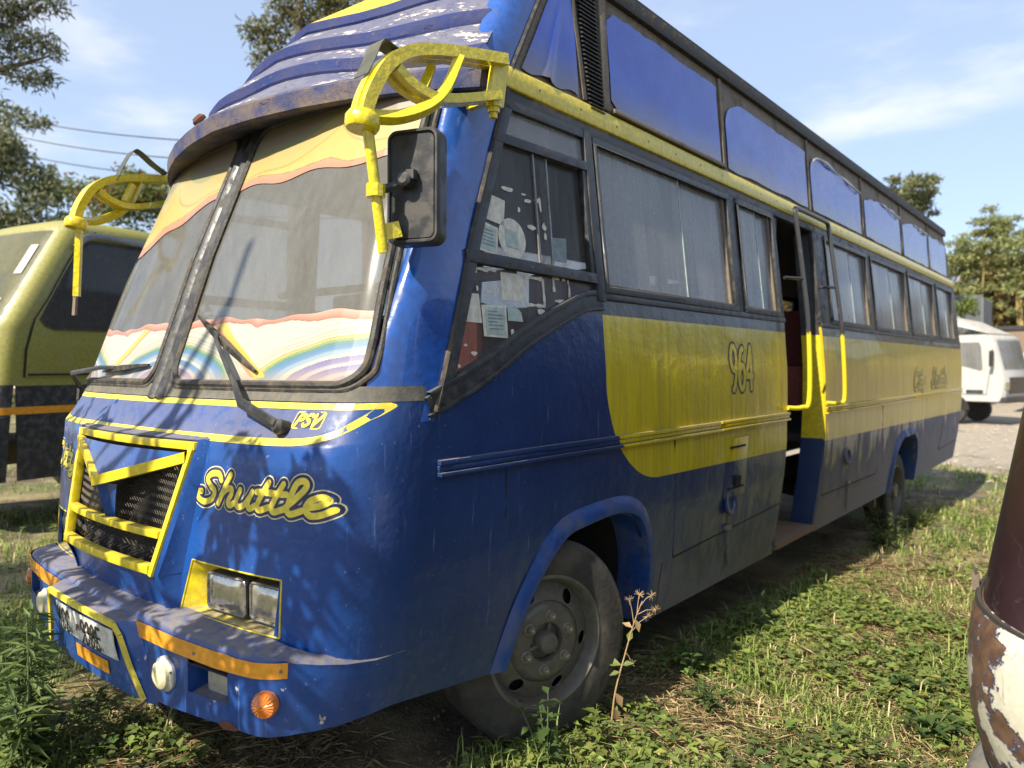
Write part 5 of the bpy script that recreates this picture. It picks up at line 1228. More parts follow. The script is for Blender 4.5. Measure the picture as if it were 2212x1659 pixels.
g = G(); tside(g, [(1.22, 1.455), (2.6, 1.455), (2.6, 1.475), (1.22, 1.475)], .010, .018); g.build('trim_line', M['dark'], dr)
def wheel_simple(parent, c, ax, rad, w, mats, name='wheel'):
    g = G(); c = Vector(c); g.lathe([(rad * .6, -w), (rad * .95, -w), (rad, -w * .7), (rad, w * .7), (rad * .95, w), (rad * .6, w)], c, ax, 28); wh = g.build(name, M['tyre'], parent)
    g = G(); g.lathe([(rad * .6, w * .9), (rad * .55, w * 1.0), (rad * .5, w * .4), (rad * .2, w * .5), (rad * .15, w * .9), (0.001, w * .95)], c, ax, 24, closed_ends=False); g.build('rim', mats, wh)
for s in (1, -1): wheel_simple(TR, (TXC + s * .93, 2.95, .40), (s, 0, 0), .46, .13, M['rim'])
for s in (1, -1): wheel_simple(TR, (TXC + s * .93, 6.6, .30), (s, 0, 0), .46, .20, M['rim'])
g = G(); g.box(TXC - 1.12, TXC + 1.12, 3.15, 8.2, 1.0, 1.12)
for s in (1, -1): g.box(TXC + s * 1.1 - .03, TXC + s * 1.1 + .03, 3.15, 8.2, 1.12, 1.75)
g.box(TXC - 1.1, TXC + 1.1, 3.12, 3.18, 1.12, 2.2); g.box(TXC - .45, TXC + .45, 1.2, 8.1, .55, .8); g.build('cargo_bed', M['frame_tan'], TR)
TR.rotation_euler = (0, 0, R(11)); TR.location = (TXC - .22, 2.30, -.06)

# ------------------------------------------------------------------ battered cream and maroon van at the right edge
VN = thing('van', (3.6, 2.2, -.08), 'battered cream van corner with flaking rusty paint under dark maroon panel', 'van')
t = T('flaking_cream_paint'); t.pos(); n = t.noise(5.5, 6, .62, t.vec(1, 1, 1, (2.3, 0, .4))); f = t.noise(40, 4, .6); h = t.noise(14, 6, .7)
edge = t.ss(t.xyz[0], -.62, -.90)       # rust eats the outer corner first
k = t.m('ADD', t.m('MULTIPLY', n, 1.), t.m('MULTIPLY', edge, .20)); k = t.m('ADD', k, t.m('MULTIPLY', t.m('SUBTRACT', h, .5), .16))
col = t.mix(t.ss(f, .3, .7), (.46, .43, .34), (.54, .51, .42))
cr1 = t.ss(t.m('ABSOLUTE', t.m('SUBTRACT', t.noise(6, 3, .5, None, 1.2), .5)), .008, .002)
col = t.mix(t.m('MULTIPLY', cr1, .6), col, (.16, .12, .07))
col = t.mix(t.ss(k, .655, .668), col, (.03, .04, .10)); col = t.mix(t.ss(k, .672, .685), col, t.mix(t.ss(h, .35, .65), (.055, .026, .014), (.125, .068, .034)))
t.bump(t.m('SUBTRACT', t.m('MULTIPLY', f, .4), t.ss(k, .655, .685)), .5, .006)
M['cream_body'] = t.fin(col, t.ss(k, .65, .68, .38, .9), 0, .1)
t = T('dull_maroon_panel'); n = t.noise(4, 5); w_ = t.ss(t.m('ABSOLUTE', t.m('SUBTRACT', t.noise(3, 4, .5, None, 1.), .5)), .006, .001)
M['maroon'] = t.fin(t.mix(t.m('MULTIPLY', w_, .25), t.mix(t.ss(n, .3, .7), (.022, .010, .012), (.034, .017, .018)), (.10, .08, .08)), .42, 0, .15)
vout = [(2.76, 7.6), (2.71, 3.0), (2.668, 2.0), (2.650, 1.55), (2.655, 1.36), (2.685, 1.22), (2.76, 1.10), (2.90, 1.02), (3.15, .96), (3.7, .92), (4.3, .96), (4.46, 1.1), (4.5, 1.4), (4.5, 7.6)]
vo = [(p.x, p.y) for p in cr([(x, y, 0) for x, y in vout], 5)]
vc = Vector((3.6, 3.0, 0))
def vring(z, k, dz=0, lean=0.):
    return [(x - (x - vc.x) * k + (lean if x < 3.6 else -lean) * min(1, abs(x - 3.6) / .85), y - (y - vc.y) * k * .8 + lean * (1 if y < 2.5 else 0), z - dz * math.exp(-((x - 3.1) / .45) ** 2)) for x, y in vo]
g = G(); P = [vring(.42, .06), vring(.46, .035), vring(.52, .02), vring(.60, .004), vring(.70, -.004), vring(.80, .0), vring(.86, .006, .03), vring(.90, .014, .06), vring(.915, .03, .08)]
g.grid(P); g.build('lower_body', M['cream_body'], VN, ang=40)
g = G(); P = [vring(.905, .028, .08), vring(1.0, .030, .07, .012), vring(1.5, .03, .0, .095), vring(2.1, .03, 0, .19), vring(2.25, .06, 0, .23)]; g.grid(P); g.add(P[-1], [tuple(range(len(P[-1])))]); g.build('upper_body', M['maroon'], VN, ang=40)
g = G(); P = vring(.912, .020, .08); g.tube(P, .009, 6, caps=False); g.build('seam', M['dark'], VN)
g = G(); g.tube(cr([(2.74, 1.9, .35), (2.705, 1.42, .35), (2.745, 1.19, .35), (2.97, 1.02, .35), (3.7, .94, .35), (4.4, .99, .35)], 6), .065, 12); g.build('bumper', M['steel_grey'], VN)
g = G(); g.bar((2.662, 1.42, .88), (2.660, 1.42, .93), .008, .018); g.bar((2.660, 1.42, .93), (2.664, 1.41, .95), .006, .014); g.build('bent_bracket', M['frame_tan'], VN)
for x in (2.88, 4.3):
    for y in (1.95, 6.2): wheel_simple(VN, (x, y, .22), (-1 if x < 3 else 1, 0, 0), .32, .09, M['rim'])

# ------------------------------------------------------------------ white truck and van in the gravel yard
WT = thing('truck', (-2.4, 28, -.4), 'white lorry with rounded roof deflector parked on pale gravel behind the bus', 'truck')
def wbox(g, x0, x1, y0_, y1_, z0, z1): g.box(x0, x1, y0_, y1_, z0, z1)
y_n, y_f = 27.0, 29.2
g = G()   # cab: side outline (x, z), nose to +x, extruded across
ol = [(-1.75, .35), (.28, .35), (.38, .55), (.40, 1.05), (.32, 1.35), (.06, 2.42), (-.15, 2.55), (-1.75, 2.55)]
n = len(ol); ys_ = [y_n, y_n + .10, y_f - .10, y_f]; ins = [.06, 0, 0, .06]; V = []
cx_, cz_ = -.8, 1.4
for yy, ii in zip(ys_, ins): V += [(x - (x - cx_) * ii, yy, z - (z - cz_) * ii * .4) for x, z in ol]
F = [tuple(range(n)), tuple(range(3 * n, 4 * n))[::-1]] + [(k * n + (i + 1) % n, k * n + i, (k + 1) * n + i, (k + 1) * n + (i + 1) % n) for k in range(3) for i in range(n)]
g.add(V, F); g.build('cab', M['white'], WT, ang=35)
g = G(); d_ = [(-1.72, 2.56), (-.12, 2.56), (-.40, 2.72), (-.95, 3.02), (-1.72, 3.22)]; P = []
for yy, k in ((y_n + .02, .55), (y_n + .10, .85), (y_n + .4, 1), (28.1, 1.06), (y_f - .4, 1), (y_f - .10, .85), (y_f - .02, .55)): P.append([(x, yy, 2.56 + (z - 2.56) * k) for x, z in d_])
g.grid(P); g.build('roof_deflector', M['white'], WT, flip=True, ang=50)
g = G(); g.box(-7.5, -1.80, y_n - .05, y_f + .05, .75, 3.3); g.build('cargo_box', M['white'], WT, bevel=.03)
def yside(g, poly, ya, yb):
    n = len(poly); V = [(x, ya, z) for x, z in poly] + [(x, yb, z) for x, z in poly]; g.add(V, [tuple(range(n)), tuple(range(n, 2 * n))[::-1]] + [((i + 1) % n, i, n + i, n + (i + 1) % n) for i in range(n)])
g = G(); yside(g, [(-1.5, 1.62), (-.75, 1.50), (-.30, 1.36), (-.24, 1.42), (-.30, 2.15), (-.36, 2.28), (-1.5, 2.28)], y_n - .02, y_n + .05); g.build('side_window', M['glass_truck'], WT)
g = G(); yside(g, [(-1.42, .60), (-.12, .60), (-.02, 1.4), (-.24, 2.36), (-1.42, 2.36)], y_n - .004, y_n + .05); g.build('door', M['white'], WT)
g = G(); P = [[(x + .012, yy, z) for yy in np.linspace(y_n + .14, y_f - .14, 6)] for x, z in ((.315, 1.40), (.08, 2.36))]; g.grid(P); g.build('windscreen', M['glass_truck'], WT, flip=True)
g = G(); P = [[(.415, yy, z) for yy in np.linspace(y_n + .35, y_f - .35, 5)] for z in (.62, 1.15)]; g.grid(P); g.build('grille', M['plastic'], WT, solid=.02)
g = G(); g.box(.36, .425, y_n + .06, y_n + .30, .75, 1.0); g.box(.36, .425, y_f - .30, y_f - .06, .75, 1.0); g.build('headlight', M['lens'], WT)
g = G(); g.box(.18, .44, y_n + .02, y_f - .02, .33, .52); g.build('bumper', M['black'], WT, bevel=.02)
g = G(); yside(g, [(-1.43, .6), (-1.405, .6), (-1.405, 2.36), (-1.43, 2.36)], y_n - .012, y_n); yside(g, [(-.14, .6), (-.115, .6), (-.015, 1.4), (-.04, 1.4)], y_n - .012, y_n); yside(g, [(-1.42, .585), (-.12, .585), (-.12, .61), (-1.42, .61)], y_n - .012, y_n); g.build('door_seam', M['steel_grey'], WT)
g = G(); g.box(-1.32, -1.16, y_n - .03, y_n, 1.22, 1.27); g.build('door_handle', M['plastic'], WT)
g = G(); g.box(-.72, -.22, y_n - .012, y_n + .02, .62, .74); g.build('vent', M['black'], WT)
g = G(); g.box(.02, .10, y_n - .25, y_n - .08, 1.5, 2.0); g.bar((.05, y_n - .1, 2.0), (.0, y_n + .1, 2.1), .02, .02); g.build('mirror', M['plastic'], WT)
for xx in (-1.15, -5.5):
    for yy, sgn in ((y_n + .12, -1), (y_f - .12, 1)): wheel_simple(WT, (xx, yy, .02), (0, sgn, 0), .42, .12, M['rim'])
g = G(); yside(g, [(-1.15 + .52 * math.cos(a), .08 + .52 * math.sin(a)) for a in np.linspace(0, math.pi, 13)], y_n - .010, y_n + .06); g.build('wheel_arch', M['dark'], WT)
WT.rotation_euler = (0, 0, R(-13))
WV = thing('van', (2.2, 36, -.4), 'plain white van standing behind the white lorry', 'van')
g = G(); ol = [(-.6, .0), (4.6, .0), (4.7, .9), (4.2, 1.2), (3.6, 1.9), (3.2, 2.05), (-.5, 2.05), (-.62, 1.9)]; V = []
n = len(ol)
for yy, k in ((35.2, .04), (35.3, 0), (36.8, 0), (36.9, .04)): V += [(x - (x - 2) * k, yy, z - (z - 1) * k) for x, z in ol]
g.add(V, [tuple(range(n)), tuple(range(3 * n, 4 * n))[::-1]] + [(k * n + (i + 1) % n, k * n + i, (k + 1) * n + i, (k + 1) * n + (i + 1) % n) for k in range(3) for i in range(n)]); g.build('van_body', M['white'], WV, ang=35)
g = G(); yside(g, [(2.4, 1.15), (3.9, 1.15), (3.45, 1.82), (2.4, 1.82)], 35.19, 35.24); g.build('side_window', M['glass_truck'], WV)
for xx in (.4, 3.7):
    for yy, sgn in ((35.25, -1), (36.85, 1)): wheel_simple(WV, (xx, yy, -.05), (0, sgn, 0), .34, .1, M['rim'])

# ------------------------------------------------------------------ yard furniture far behind
bw = thing('boundary_wall', (4, 46, -.4), 'long low brown wall with dark rail along its top behind the white vehicles', 'wall')
M['mortar'] = simple('brown_rendered_wall', (.20, .145, .10), .9, dirt=.4, scale=2)
g = G(); g.box(-14, 30, 46, 46.3, -.5, 3.45); g.build('wall', M['mortar'], bw)
g = G(); g.box(-14, 30, 45.9, 46.4, 3.45, 3.66)
for x in range(-12, 30, 4): g.bar((x, 45.95, 2.6), (x, 45.95, 3.5), .12, .12, up=(0, 1, 0))
g.build('rail', M['black'], bw)
sh = thing('shed', (-3.2, 40, -.4), 'grey corrugated metal shed above the white lorry', 'shed')
M['corr'] = simple('weathered_zinc_sheet', (.19, .21, .22), .5, metal=.4, dirt=.3, scale=2)
g = G(); P = [[(-4.95 + i * .062, 39 + (.035 if i % 2 else -.035), z) for i in range(46)] for z in (-.4, 4.85)]; g.grid(P); g.build('corrugated_sheet', M['corr'], sh, ang=10, solid=.01)
g = G(); g.box(-4.95, -2.12, 39.05, 42, -.4, 4.7); g.build('shed_body', M['corr'], sh)
sl_ = thing('street_lamp', (-3.42, 38, -.4), 'solar street lamp with a tilted panel on a pole behind the bus', 'street lamp')
g = G(); g.tube([(-3.42, 38, -.4), (-3.42, 38, 5.4)], .06, 8); g.build('pole', M['steel_grey'], sl_)
g = G(); c = Vector((-3.35, 37.9, 5.52)); g.hexa([c + Vector(v) for v in ((-.42, -.3, -.20), (.42, -.3, -.14), (.42, .3, .14), (-.42, .3, .08), (-.42, -.32, -.16), (.42, -.32, -.10), (.42, .28, .18), (-.42, .28, .12))]); g.build('solar_panel', M['white'], sl_)
g = G()
for i in range(4):
    for j in range(3): q = [c + Vector((-.36 + i * .19, -.335 + j * .19, -.145 + j * .095 + i * .013)) for _ in (0,)][0]; g.add([q, q + Vector((.16, 0, .011)), q + Vector((.16, .16, .092)), q + Vector((0, .16, .081))], [(0, 1, 2, 3)])
M['cell'] = simple('blue_solar_cell', (.02, .04, .10), .2, updust=0); g.build('solar_cell', M['cell'], sl_)
gt = thing('iron_rack', (-19.5, 5.2, -.1), 'rusty red iron rack standing by the hedge left of the yellow truck', 'rack')
M['red_iron'] = simple('red_oxide_iron', (.17, .045, .03), .7, dirt=.4)
for k in range(5):
    g = G(); x = -21.0 + k * .7; y = 4.4 + k * .42; g.bar((x, y, -.1), (x, y, 3.6 + .25 * (k % 2)), .10, .10, up=(0, 1, 0)); g.build('upright', M['red_iron'], gt)
for z in (2.2, 3.2):
    g = G(); g.bar((-21.2, 4.3, z), (-18.0, 6.2, z), .08, .08); g.build('crossbar', M['red_iron'], gt)
g = G(); g.hexa([(-21.0, 4.5, 1.0), (-18.3, 6.1, 1.0), (-18.6, 6.6, 1.0), (-21.3, 5.0, 1.0), (-20.6, 4.7, 3.0), (-18.3, 6.1, 3.4), (-18.6, 6.6, 3.4), (-20.9, 5.2, 3.0)]); g.build('load', M['paper'], gt)

# power lines on two wooden poles
def pole(x, y, h, lb):
    p = thing('utility_pole', (x, y, -.2), lb, 'utility pole', 'poles carrying the power lines')
    g = G(); g.tube([(x, y, -.2), (x, y, h)], [.16, .11], 10); g.build('pole', M['bark'], p); g = G(); g.bar((x - .3, y - 1.3, h - .5), (x + .3, y + 1.3, h - .5), .1, .12); g.build('crossarm', M['bark'], p)
A_ = [(-48 + k * .1, 11.2 + k * .6, 16.6 - k * 1.05) for k in range(5)]; B_ = [(-15.0 + k * .1, 12.6 + k * .25, 8.25 - k * .52) for k in range(5)]
pole(-48, 12, 17.6, 'tall wooden pole at the outer end of the power lines'); pole(-15.0, 13.2, 8.6, 'wooden pole behind the bus at the near end of the power lines')
nth = ['topmost', 'second from the top', 'middle', 'second from the bottom', 'lowest']
for k in range(5):
    a, b = Vector(A_[k]), Vector(B_[k]); g = G(); g.tube([a + (b - a) * t - Vector((0, 0, 1.0 * 4 * t * (1 - t) * .5)) for t in np.linspace(0, 1, 14)], .026, 4, caps=False)
    tag(g.build('power_line', M['rubber'], None), 'thin dark power line against the sky, %s of the five' % nth[k], 'power line', 'power lines over the yard')

# ------------------------------------------------------------------ vegetation
def leaf_mesh(name, pos, dirn, nrm, L, Wd, col, mt, parent=None, fold=.25):
    """many folded leaves as one mesh: each a kite of two triangles pairs. arrays (n,3)"""
    n = len(pos); dirn = dirn / np.linalg.norm(dirn, axis=1, keepdims=True); sd = np.cross(dirn, nrm); sd /= np.linalg.norm(sd, axis=1, keepdims=True) + 1e-9; up = np.cross(sd, dirn)
    L = L[:, None]; Wd = Wd[:, None]
    v0 = pos; v1 = pos + dirn * L * .45 + sd * Wd * .5 + up * Wd * fold; v2 = pos + dirn * L - up * L * .12; v3 = pos + dirn * L * .45 - sd * Wd * .5 + up * Wd * fold
    V = np.stack([v0, v1, v2, v3], 1).reshape(-1, 3); off = ROOT.get(parent.name, Vector()) if parent else Vector(); V = V - np.array(off)
    F = (np.arange(n)[:, None] * 4 + np.array([[0, 1, 2, 0, 2, 3]])).reshape(-1)
    me = bpy.data.meshes.new(name); me.vertices.add(4 * n); me.vertices.foreach_set('co', V.ravel().astype('f')); me.loops.add(6 * n); me.loops.foreach_set('vertex_index', F.astype('i'))
    me.polygons.add(2 * n); me.polygons.foreach_set('loop_start', np.arange(0, 6 * n, 3).astype('i')); me.update(calc_edges=True); me.validate()
    ca = me.color_attributes.new('Col', 'FLOAT_COLOR', 'POINT'); C4 = np.concatenate([np.repeat(col, 4, 0), np.ones((4 * n, 1))], 1); ca.data.foreach_set('color', C4.ravel().astype('f'))
    me.materials.append(mt); o = bpy.data.objects.new(name, me); COL.objects.link(o)
    if parent: o.parent = parent; ROOT[o.name] = off
    return o
def unit(n): v = rng.normal(size=(n, 3)); return v / np.linalg.norm(v, axis=1, keepdims=True)
def cols(n, a, b, jit=.15):
    t = rng.random((n, 1)); c = np.array(a) * (1 - t) + np.array(b) * t; return np.clip(c * (1 + rng.normal(0, jit, (n, 1))), .002, 1)
def clumps(cl, per, spread=.5, flat=.75):
    out = []
    for (x, y, z, r) in cl:
        k = max(8, int(per * r * r)); d = unit(k); rad = r * rng.random((k, 1)) ** spread; out.append(np.array([x, y, z]) + d * rad * np.array([1, 1, flat]))
    return np.concatenate(out)
def tree(name, loc, lb, trunk, limbs, cl, per, L, Wd, ca, cb, cat='tree', group=None, brk=None, droop=.3, spread=.5, flat=.75):
    t = thing(name, loc, lb, cat, group)
    g = G(); g.tube(cr(trunk[0], 4), list(np.interp(np.linspace(0, 1, (len(trunk[0]) - 1) * 4 + 1), np.linspace(0, 1, len(trunk[1])), trunk[1])), 9); tk = g.build('trunk', brk or M['bark'], t)
    if limbs:
        for p, r0, r1 in limbs:
            g = G(); q = cr(p, 4); g.tube(q, list(np.linspace(r0, r1, len(q))), 6); g.build('limb', brk or M['bark'], t)
    p = clumps(cl, per, spread, flat); n = len(p); d = unit(n); d[:, 2] -= droop
    leaf_mesh('crown', p, d, unit(n), L * rng.uniform(.6, 1.3, n), Wd * rng.uniform(.7, 1.2, n), cols(n, ca, cb), M['leaf'], t)
    return t
def at(px, py, D):      # a direction seen from the camera, D metres along its axis
    d = Fv + (px / 2212 - .5) / .705 * Rv - (py - 829.5) / (.705 * 2212) * Uv; return Vector((2.98, -1.0, 1.52)) + d * D
def crown_cl(c, rx, rz, n, r0, r1, seed=0, hollow=.55):
    rs = random.Random(seed); out = []
    for k in range(n):
        a = rs.uniform(0, 6.28); u = rs.uniform(-1, 1); q = math.sqrt(1 - u * u); f = rs.uniform(hollow, 1)
        out.append((c[0] + rx * q * math.cos(a) * f, c[1] + rx * q * math.sin(a) * f, c[2] + rz * u * f, rs.uniform(r0, r1)))
    return out
# feathery tree whose sprays hang into the top left corner
sp_ = [(35, 15, .35), (75, 5, .35), (120, 12, .28), (15, 70, .3), (60, 85, .3), (100, 90, .3), (115, 112, .22), (60, 125, .25), (25, 105, .2), (45, 165, .26), (80, 172, .3), (105, 168, .2), (15, 25, .3), (-30, 120, .5), (-60, 20, .8), (-80, 200, .6)]
base = Vector((-13.6, 1.6, -.05)); D = 12.5
cl = [(*at(x, y, D), r) for x, y, r in sp_]
limbs = [([base + Vector((0, 0, 5.5)), at(-60, 170, D), at(0, 150, D), at(60, 135, D), at(110, 120, D)], .10, .012), ([base + Vector((0, 0, 6.5)), at(-40, 60, D), at(20, 60, D), at(90, 8, D)], .08, .012), ([at(-20, 155, D), at(30, 165, D), at(90, 175, D)], .03, .01)]
tree('feathery_tree', base, 'dark feathery tree hanging sprays into the top left corner', ([base, base + Vector((.2, .1, 3)), base + Vector((.1, .3, 7)), base + Vector((.4, .2, 9))], [.30, .24, .18, .08]), limbs, cl, 1900, .14, .030, (.05, .062, .035), (.15, .155, .085), brk=M['bark'])
c = at(40, 470, 30); cl = crown_cl((c.x, c.y, c.z - .2), 3.0, 3.6, 46, .5, 1.0, 3, .4) + [(*at(70, 260, 30), .55), (*at(100, 262, 30), .4), (*at(20, 250, 30), .8), (*at(20, 330, 30), 1.0), (*at(120, 420, 30), .8), (*at(100, 380, 30), .7), (*at(140, 480, 30), .7), (*at(-30, 300, 30), 1.3)]
tree('bushy_tree', (c.x, c.y, -.1), 'broad grey green tree at the left edge behind the yellow truck', ([(c.x, c.y, -.1), (c.x, c.y, 3), (c.x + .3, c.y, 7)], [.35, .28, .15]), None, cl, 300, .30, .12, (.09, .11, .055), (.22, .23, .12))
c = at(290, 425, 26); cl = crown_cl((c.x, c.y, c.z), 2.6, .75, 30, .4, .75, 5, .2) + [(*at(215, 430, 26), .6), (*at(240, 455, 26), .7), (*at(270, 370, 26), .35), (*at(340, 440, 26), .7), (*at(300, 470, 26), .9), (*at(160, 500, 26), .8), (*at(215, 400, 26), .35)]
sb = tree('flowering_shrub', (c.x, c.y, -.15), 'bright green shrub dotted with red flowers between yellow truck roof and mirror arm', ([(c.x, c.y, -.15), (c.x, c.y, 3), (c.x, c.y, 6.5)], [.15, .12, .05]), None, cl, 330, .20, .10, (.08, .11, .03), (.20, .23, .07), cat='shrub')
p = clumps(cl, 6); n = len(p); leaf_mesh('blossom', p + unit(n) * .1, unit(n), unit(n), np.full(n, .14), np.full(n, .12), cols(n, (.35, .04, .03), (.40, .10, .06)), M['leaf'], sb)
base = at(640, 800, 17); base.z = -.2; sp2 = [(560, 70, .5), (575, 110, .35), (590, 60, .4), (612, 20, .5), (640, 30, .55), (665, 60, .5), (700, 30, .6), (650, 90, .45), (730, 10, .5), (620, 110, .3), (600, 95, .3), (555, 130, .25), (680, -40, .8), (740, -30, .8), (610, -40, .7), (690, 95, .4), (640, 140, .4), (545, 60, .3), (760, 20, .5)]
cl = [(*at(x, y, 17), r) for x, y, r in sp2]
tree('slender_tree', base, 'feathery olive tree rising behind the roof of the bus', ([base, base + Vector((0, 0, 5)), base + Vector((.2, .1, 11))], [.25, .18, .06]), [([base + Vector((.1, 0, 6)), at(600, 150, 17), at(575, 90, 17)], .07, .02), ([base + Vector((.1, 0, 7)), at(660, 110, 17), at(720, 20, 17)], .08, .02)], cl, 1000, .17, .05, (.09, .10, .04), (.23, .22, .10), droop=.6)
c = at(1952, 432, 60); cl = crown_cl((c.x, c.y, c.z), 2.7, 2.3, 46, .4, .95, 8, .3)
tree('round_tree', (c.x, c.y, -.4), 'round crowned tree showing above the back end of the bus roof', ([(c.x, c.y, -.4), (c.x + .2, c.y, 6), (c.x, c.y, 15)], [.4, .3, .15]), None, cl, 260, .36, .17, (.11, .13, .06), (.27, .28, .14), flat=.55)
ac = [(2085, 555, 52, 1.9, 'yellow barked acacia nearest the back end of the bus', 2120), (2150, 500, 58, 2.1, 'tallest acacia with a thin top, behind the white lorry', 2160), (2200, 560, 50, 2.2, 'broad acacia at the right edge above the white van', 2200), (2160, 610, 56, 2.4, 'low spreading acacia in the middle of the grove', 2190), (2270, 540, 55, 2.6, 'acacia half cut by the right edge of the picture', 2260), (2060, 600, 60, 1.6, 'small acacia crown close against the bus side', 2070)]
for k, (px, py, D, r, lb, tx_) in enumerate(ac):
    c = at(px, py, D); b = at(tx_, 720, D); b.z = -.4
    cl = crown_cl((c.x, c.y, c.z), r * 1.1, r * .95, 30, .35, .95, 20 + k, .15) + crown_cl((c.x, c.y, c.z - r * 1.3), r * 1.1, r * .8, 14, .35, .8, 40 + k, .3)
    if k == 1: cl += [(*at(2150, 470, D), .7), (*at(2165, 485, D), .8), (*at(2135, 500, D), .8)]
    lm = [([(b.x, b.y, 3 + j), Vector((b.x, b.y, 5)).lerp(Vector(cl[j * 7][:3]), .5) + Vector((0, 0, .4)), cl[j * 7][:3]], .09, .03) for j in range(4)]
    tree('acacia', b, lb, ([b, (b.x + .2, b.y, 3), (c.x, c.y, c.z - .3)], [.22, .17, .06]), lm, cl, 230, .30, .13, (.16, .195, .07), (.36, .365, .15), group='acacia grove beyond the yard', brk=M['bark_yellow'], flat=.42)
rsx = random.Random(5)
p = []; 
for k in range(260): x = rsx.uniform(-30, 40); p.append((x, 66 + rsx.uniform(-4, 6), rsx.uniform(.5, 9.), rsx.uniform(.9, 1.9)))
q = clumps(p, 70); n = len(q); tag(leaf_mesh('thicket', q, unit(n), unit(n), rng.uniform(.4, .8, n), rng.uniform(.25, .4, n), cols(n, (.20, .165, .07), (.38, .30, .12)), M['leaf']), 'brownish thicket closing the yard behind the acacias', 'thicket', kind='stuff')
p = [(rsx.uniform(-70, -24), rsx.uniform(4, 34), rsx.uniform(0, 3.6), rsx.uniform(.9, 1.8)) for k in range(130)]
q = clumps(p, 70); n = len(q); tag(leaf_mesh('hedge_growth', q, unit(n), unit(n), rng.uniform(.3, .6, n), rng.uniform(.18, .3, n), cols(n, (.07, .09, .03), (.18, .20, .08)), M['leaf']), 'green hedge growth closing the yard on the left', 'thicket', kind='stuff')
c = at(2075, 645, 33); cl = crown_cl((c.x, c.y, c.z - .4), .9, .7, 16, .25, .45, 12, .2); tree('shrub', (c.x, c.y, -.4), 'light green shrub in front of the grey corrugated shed', ([(c.x, c.y, -.4), (c.x, c.y, 2), (c.x, c.y, c.z - .5)], [.1, .08, .04]), None, cl, 400, .16, .10, (.09, .13, .03), (.20, .24, .06), cat='shrub')
# young tree in front of the bus whose shade dapples the front (just outside the picture)
b = Vector((.15, -2.9, -.05)); cl = []
rs = random.Random(9)
for k in range(25):
    f = Vector((rs.uniform(-1.25, 1.10), .15, rs.uniform(.35, 1.55))); d = sv * (rs.uniform(1.9, 2.4)); q = f + d
    for j in range(rs.randint(3, 6)): cl.append((q.x + rs.gauss(0, .03), q.y, q.z - j * .075, .085))
for k in range(7):
    f = Vector((rs.uniform(.25, 1.12), .2, rs.uniform(.45, 1.35))); q = f + sv * rs.uniform(1.9, 2.3); r_ = rs.uniform(.06, .10)
    for j in range(rs.randint(2, 5)): cl.append((q.x + rs.gauss(0, .02), q.y, q.z - j * .09, r_)); cl.append((q.x, q.y + .05, q.z - j * .09, r_))
for k in range(22):
    f = Vector((rs.uniform(-4.2, -1.2), rs.uniform(-.8, 1.0), -.05)); d = sv * (rs.uniform(5.2, 7.0)); q = f + d; cl.append((q.x, q.y, q.z, rs.uniform(.25, .5)))
tree('young_tree', b, 'young drooping tree in front of the bus casting dappled shade on it', ([b, b + Vector((.1, .1, 2)), b + Vector((.0, .9, 3.9))], [.07, .055, .03]), [([b + Vector((.1, .1, 2.2 + .3 * j)), b.lerp(Vector(cl[j * 9][:3]), .6) + Vector((0, 0, 1.2)), cl[j * 9][:3]], .022, .006) for j in range(12)], cl, 1500, .15, .040, (.04, .06, .02), (.09, .11, .04), droop=1.1)
# ------------------------------------------------------------------ grass, dry thatch and ground cover
def gz(x, y): return np.array([ground_z(a, b) for a, b in zip(x, y)])
def patch(x, y, f, s): return np.array([mnoise.noise(Vector((a * f, b * f, s))) for a, b in zip(x, y)])
def scatter(regions):
    xs_, ys_ = [], []
    for (x0, x1, ya, yb, dens) in regions:
        k = int((x1 - x0) * (yb - ya) * dens); xs_.append(rng.uniform(x0, x1, k)); ys_.append(rng.uniform(ya, yb, k))
    return np.concatenate(xs_), np.concatenate(ys_)
def blades(name, x, y, h, w, lean, col, mt, z=None, seg=2):
    n = len(x); z = gz(x, y) if z is None else z; a = rng.uniform(0, 2 * np.pi, n); d = np.stack([np.cos(a), np.sin(a), np.zeros(n)], 1); s = np.stack([-np.sin(a), np.cos(a), np.zeros(n)], 1); p = np.stack([x, y, z - .004], 1)
    h = h[:, None]; w = w[:, None]; lean = lean[:, None]; U = np.array([[0, 0, 1.]])
    b0, b1 = p - s * w / 2, p + s * w / 2; mid = p + U * h * .62 * np.sqrt(np.clip(1 - lean ** 2 * .6, .02, 1)) + d * h * lean * .42; m0, m1 = mid - s * w * .42, mid + s * w * .42; tip = p + U * h * np.clip(1 - lean * .75, .05, 1) + d * h * lean * 1.05
    V = np.stack([b0, b1, m0, m1, tip], 1).reshape(-1, 3); F = (np.arange(n)[:, None] * 5 + np.array([[0, 1, 3, 0, 3, 2, 2, 3, 4]])).reshape(-1)
    me = bpy.data.meshes.new(name); me.vertices.add(5 * n); me.vertices.foreach_set('co', V.ravel().astype('f')); me.loops.add(9 * n); me.loops.foreach_set('vertex_index', F.astype('i')); me.polygons.add(3 * n); me.polygons.foreach_set('loop_start', np.arange(0, 9 * n, 3).astype('i')); me.update(calc_edges=True)
    ca = me.color_attributes.new('Col', 'FLOAT_COLOR', 'POINT'); C4 = np.concatenate([np.repeat(col, 5, 0), np.ones((5 * n, 1))], 1); ca.data.foreach_set('color', C4.ravel().astype('f')); me.materials.append(mt); o = bpy.data.objects.new(name, me); COL.objects.link(o); return o
M['blade'] = leafmat('grass_blade', .3, .6)
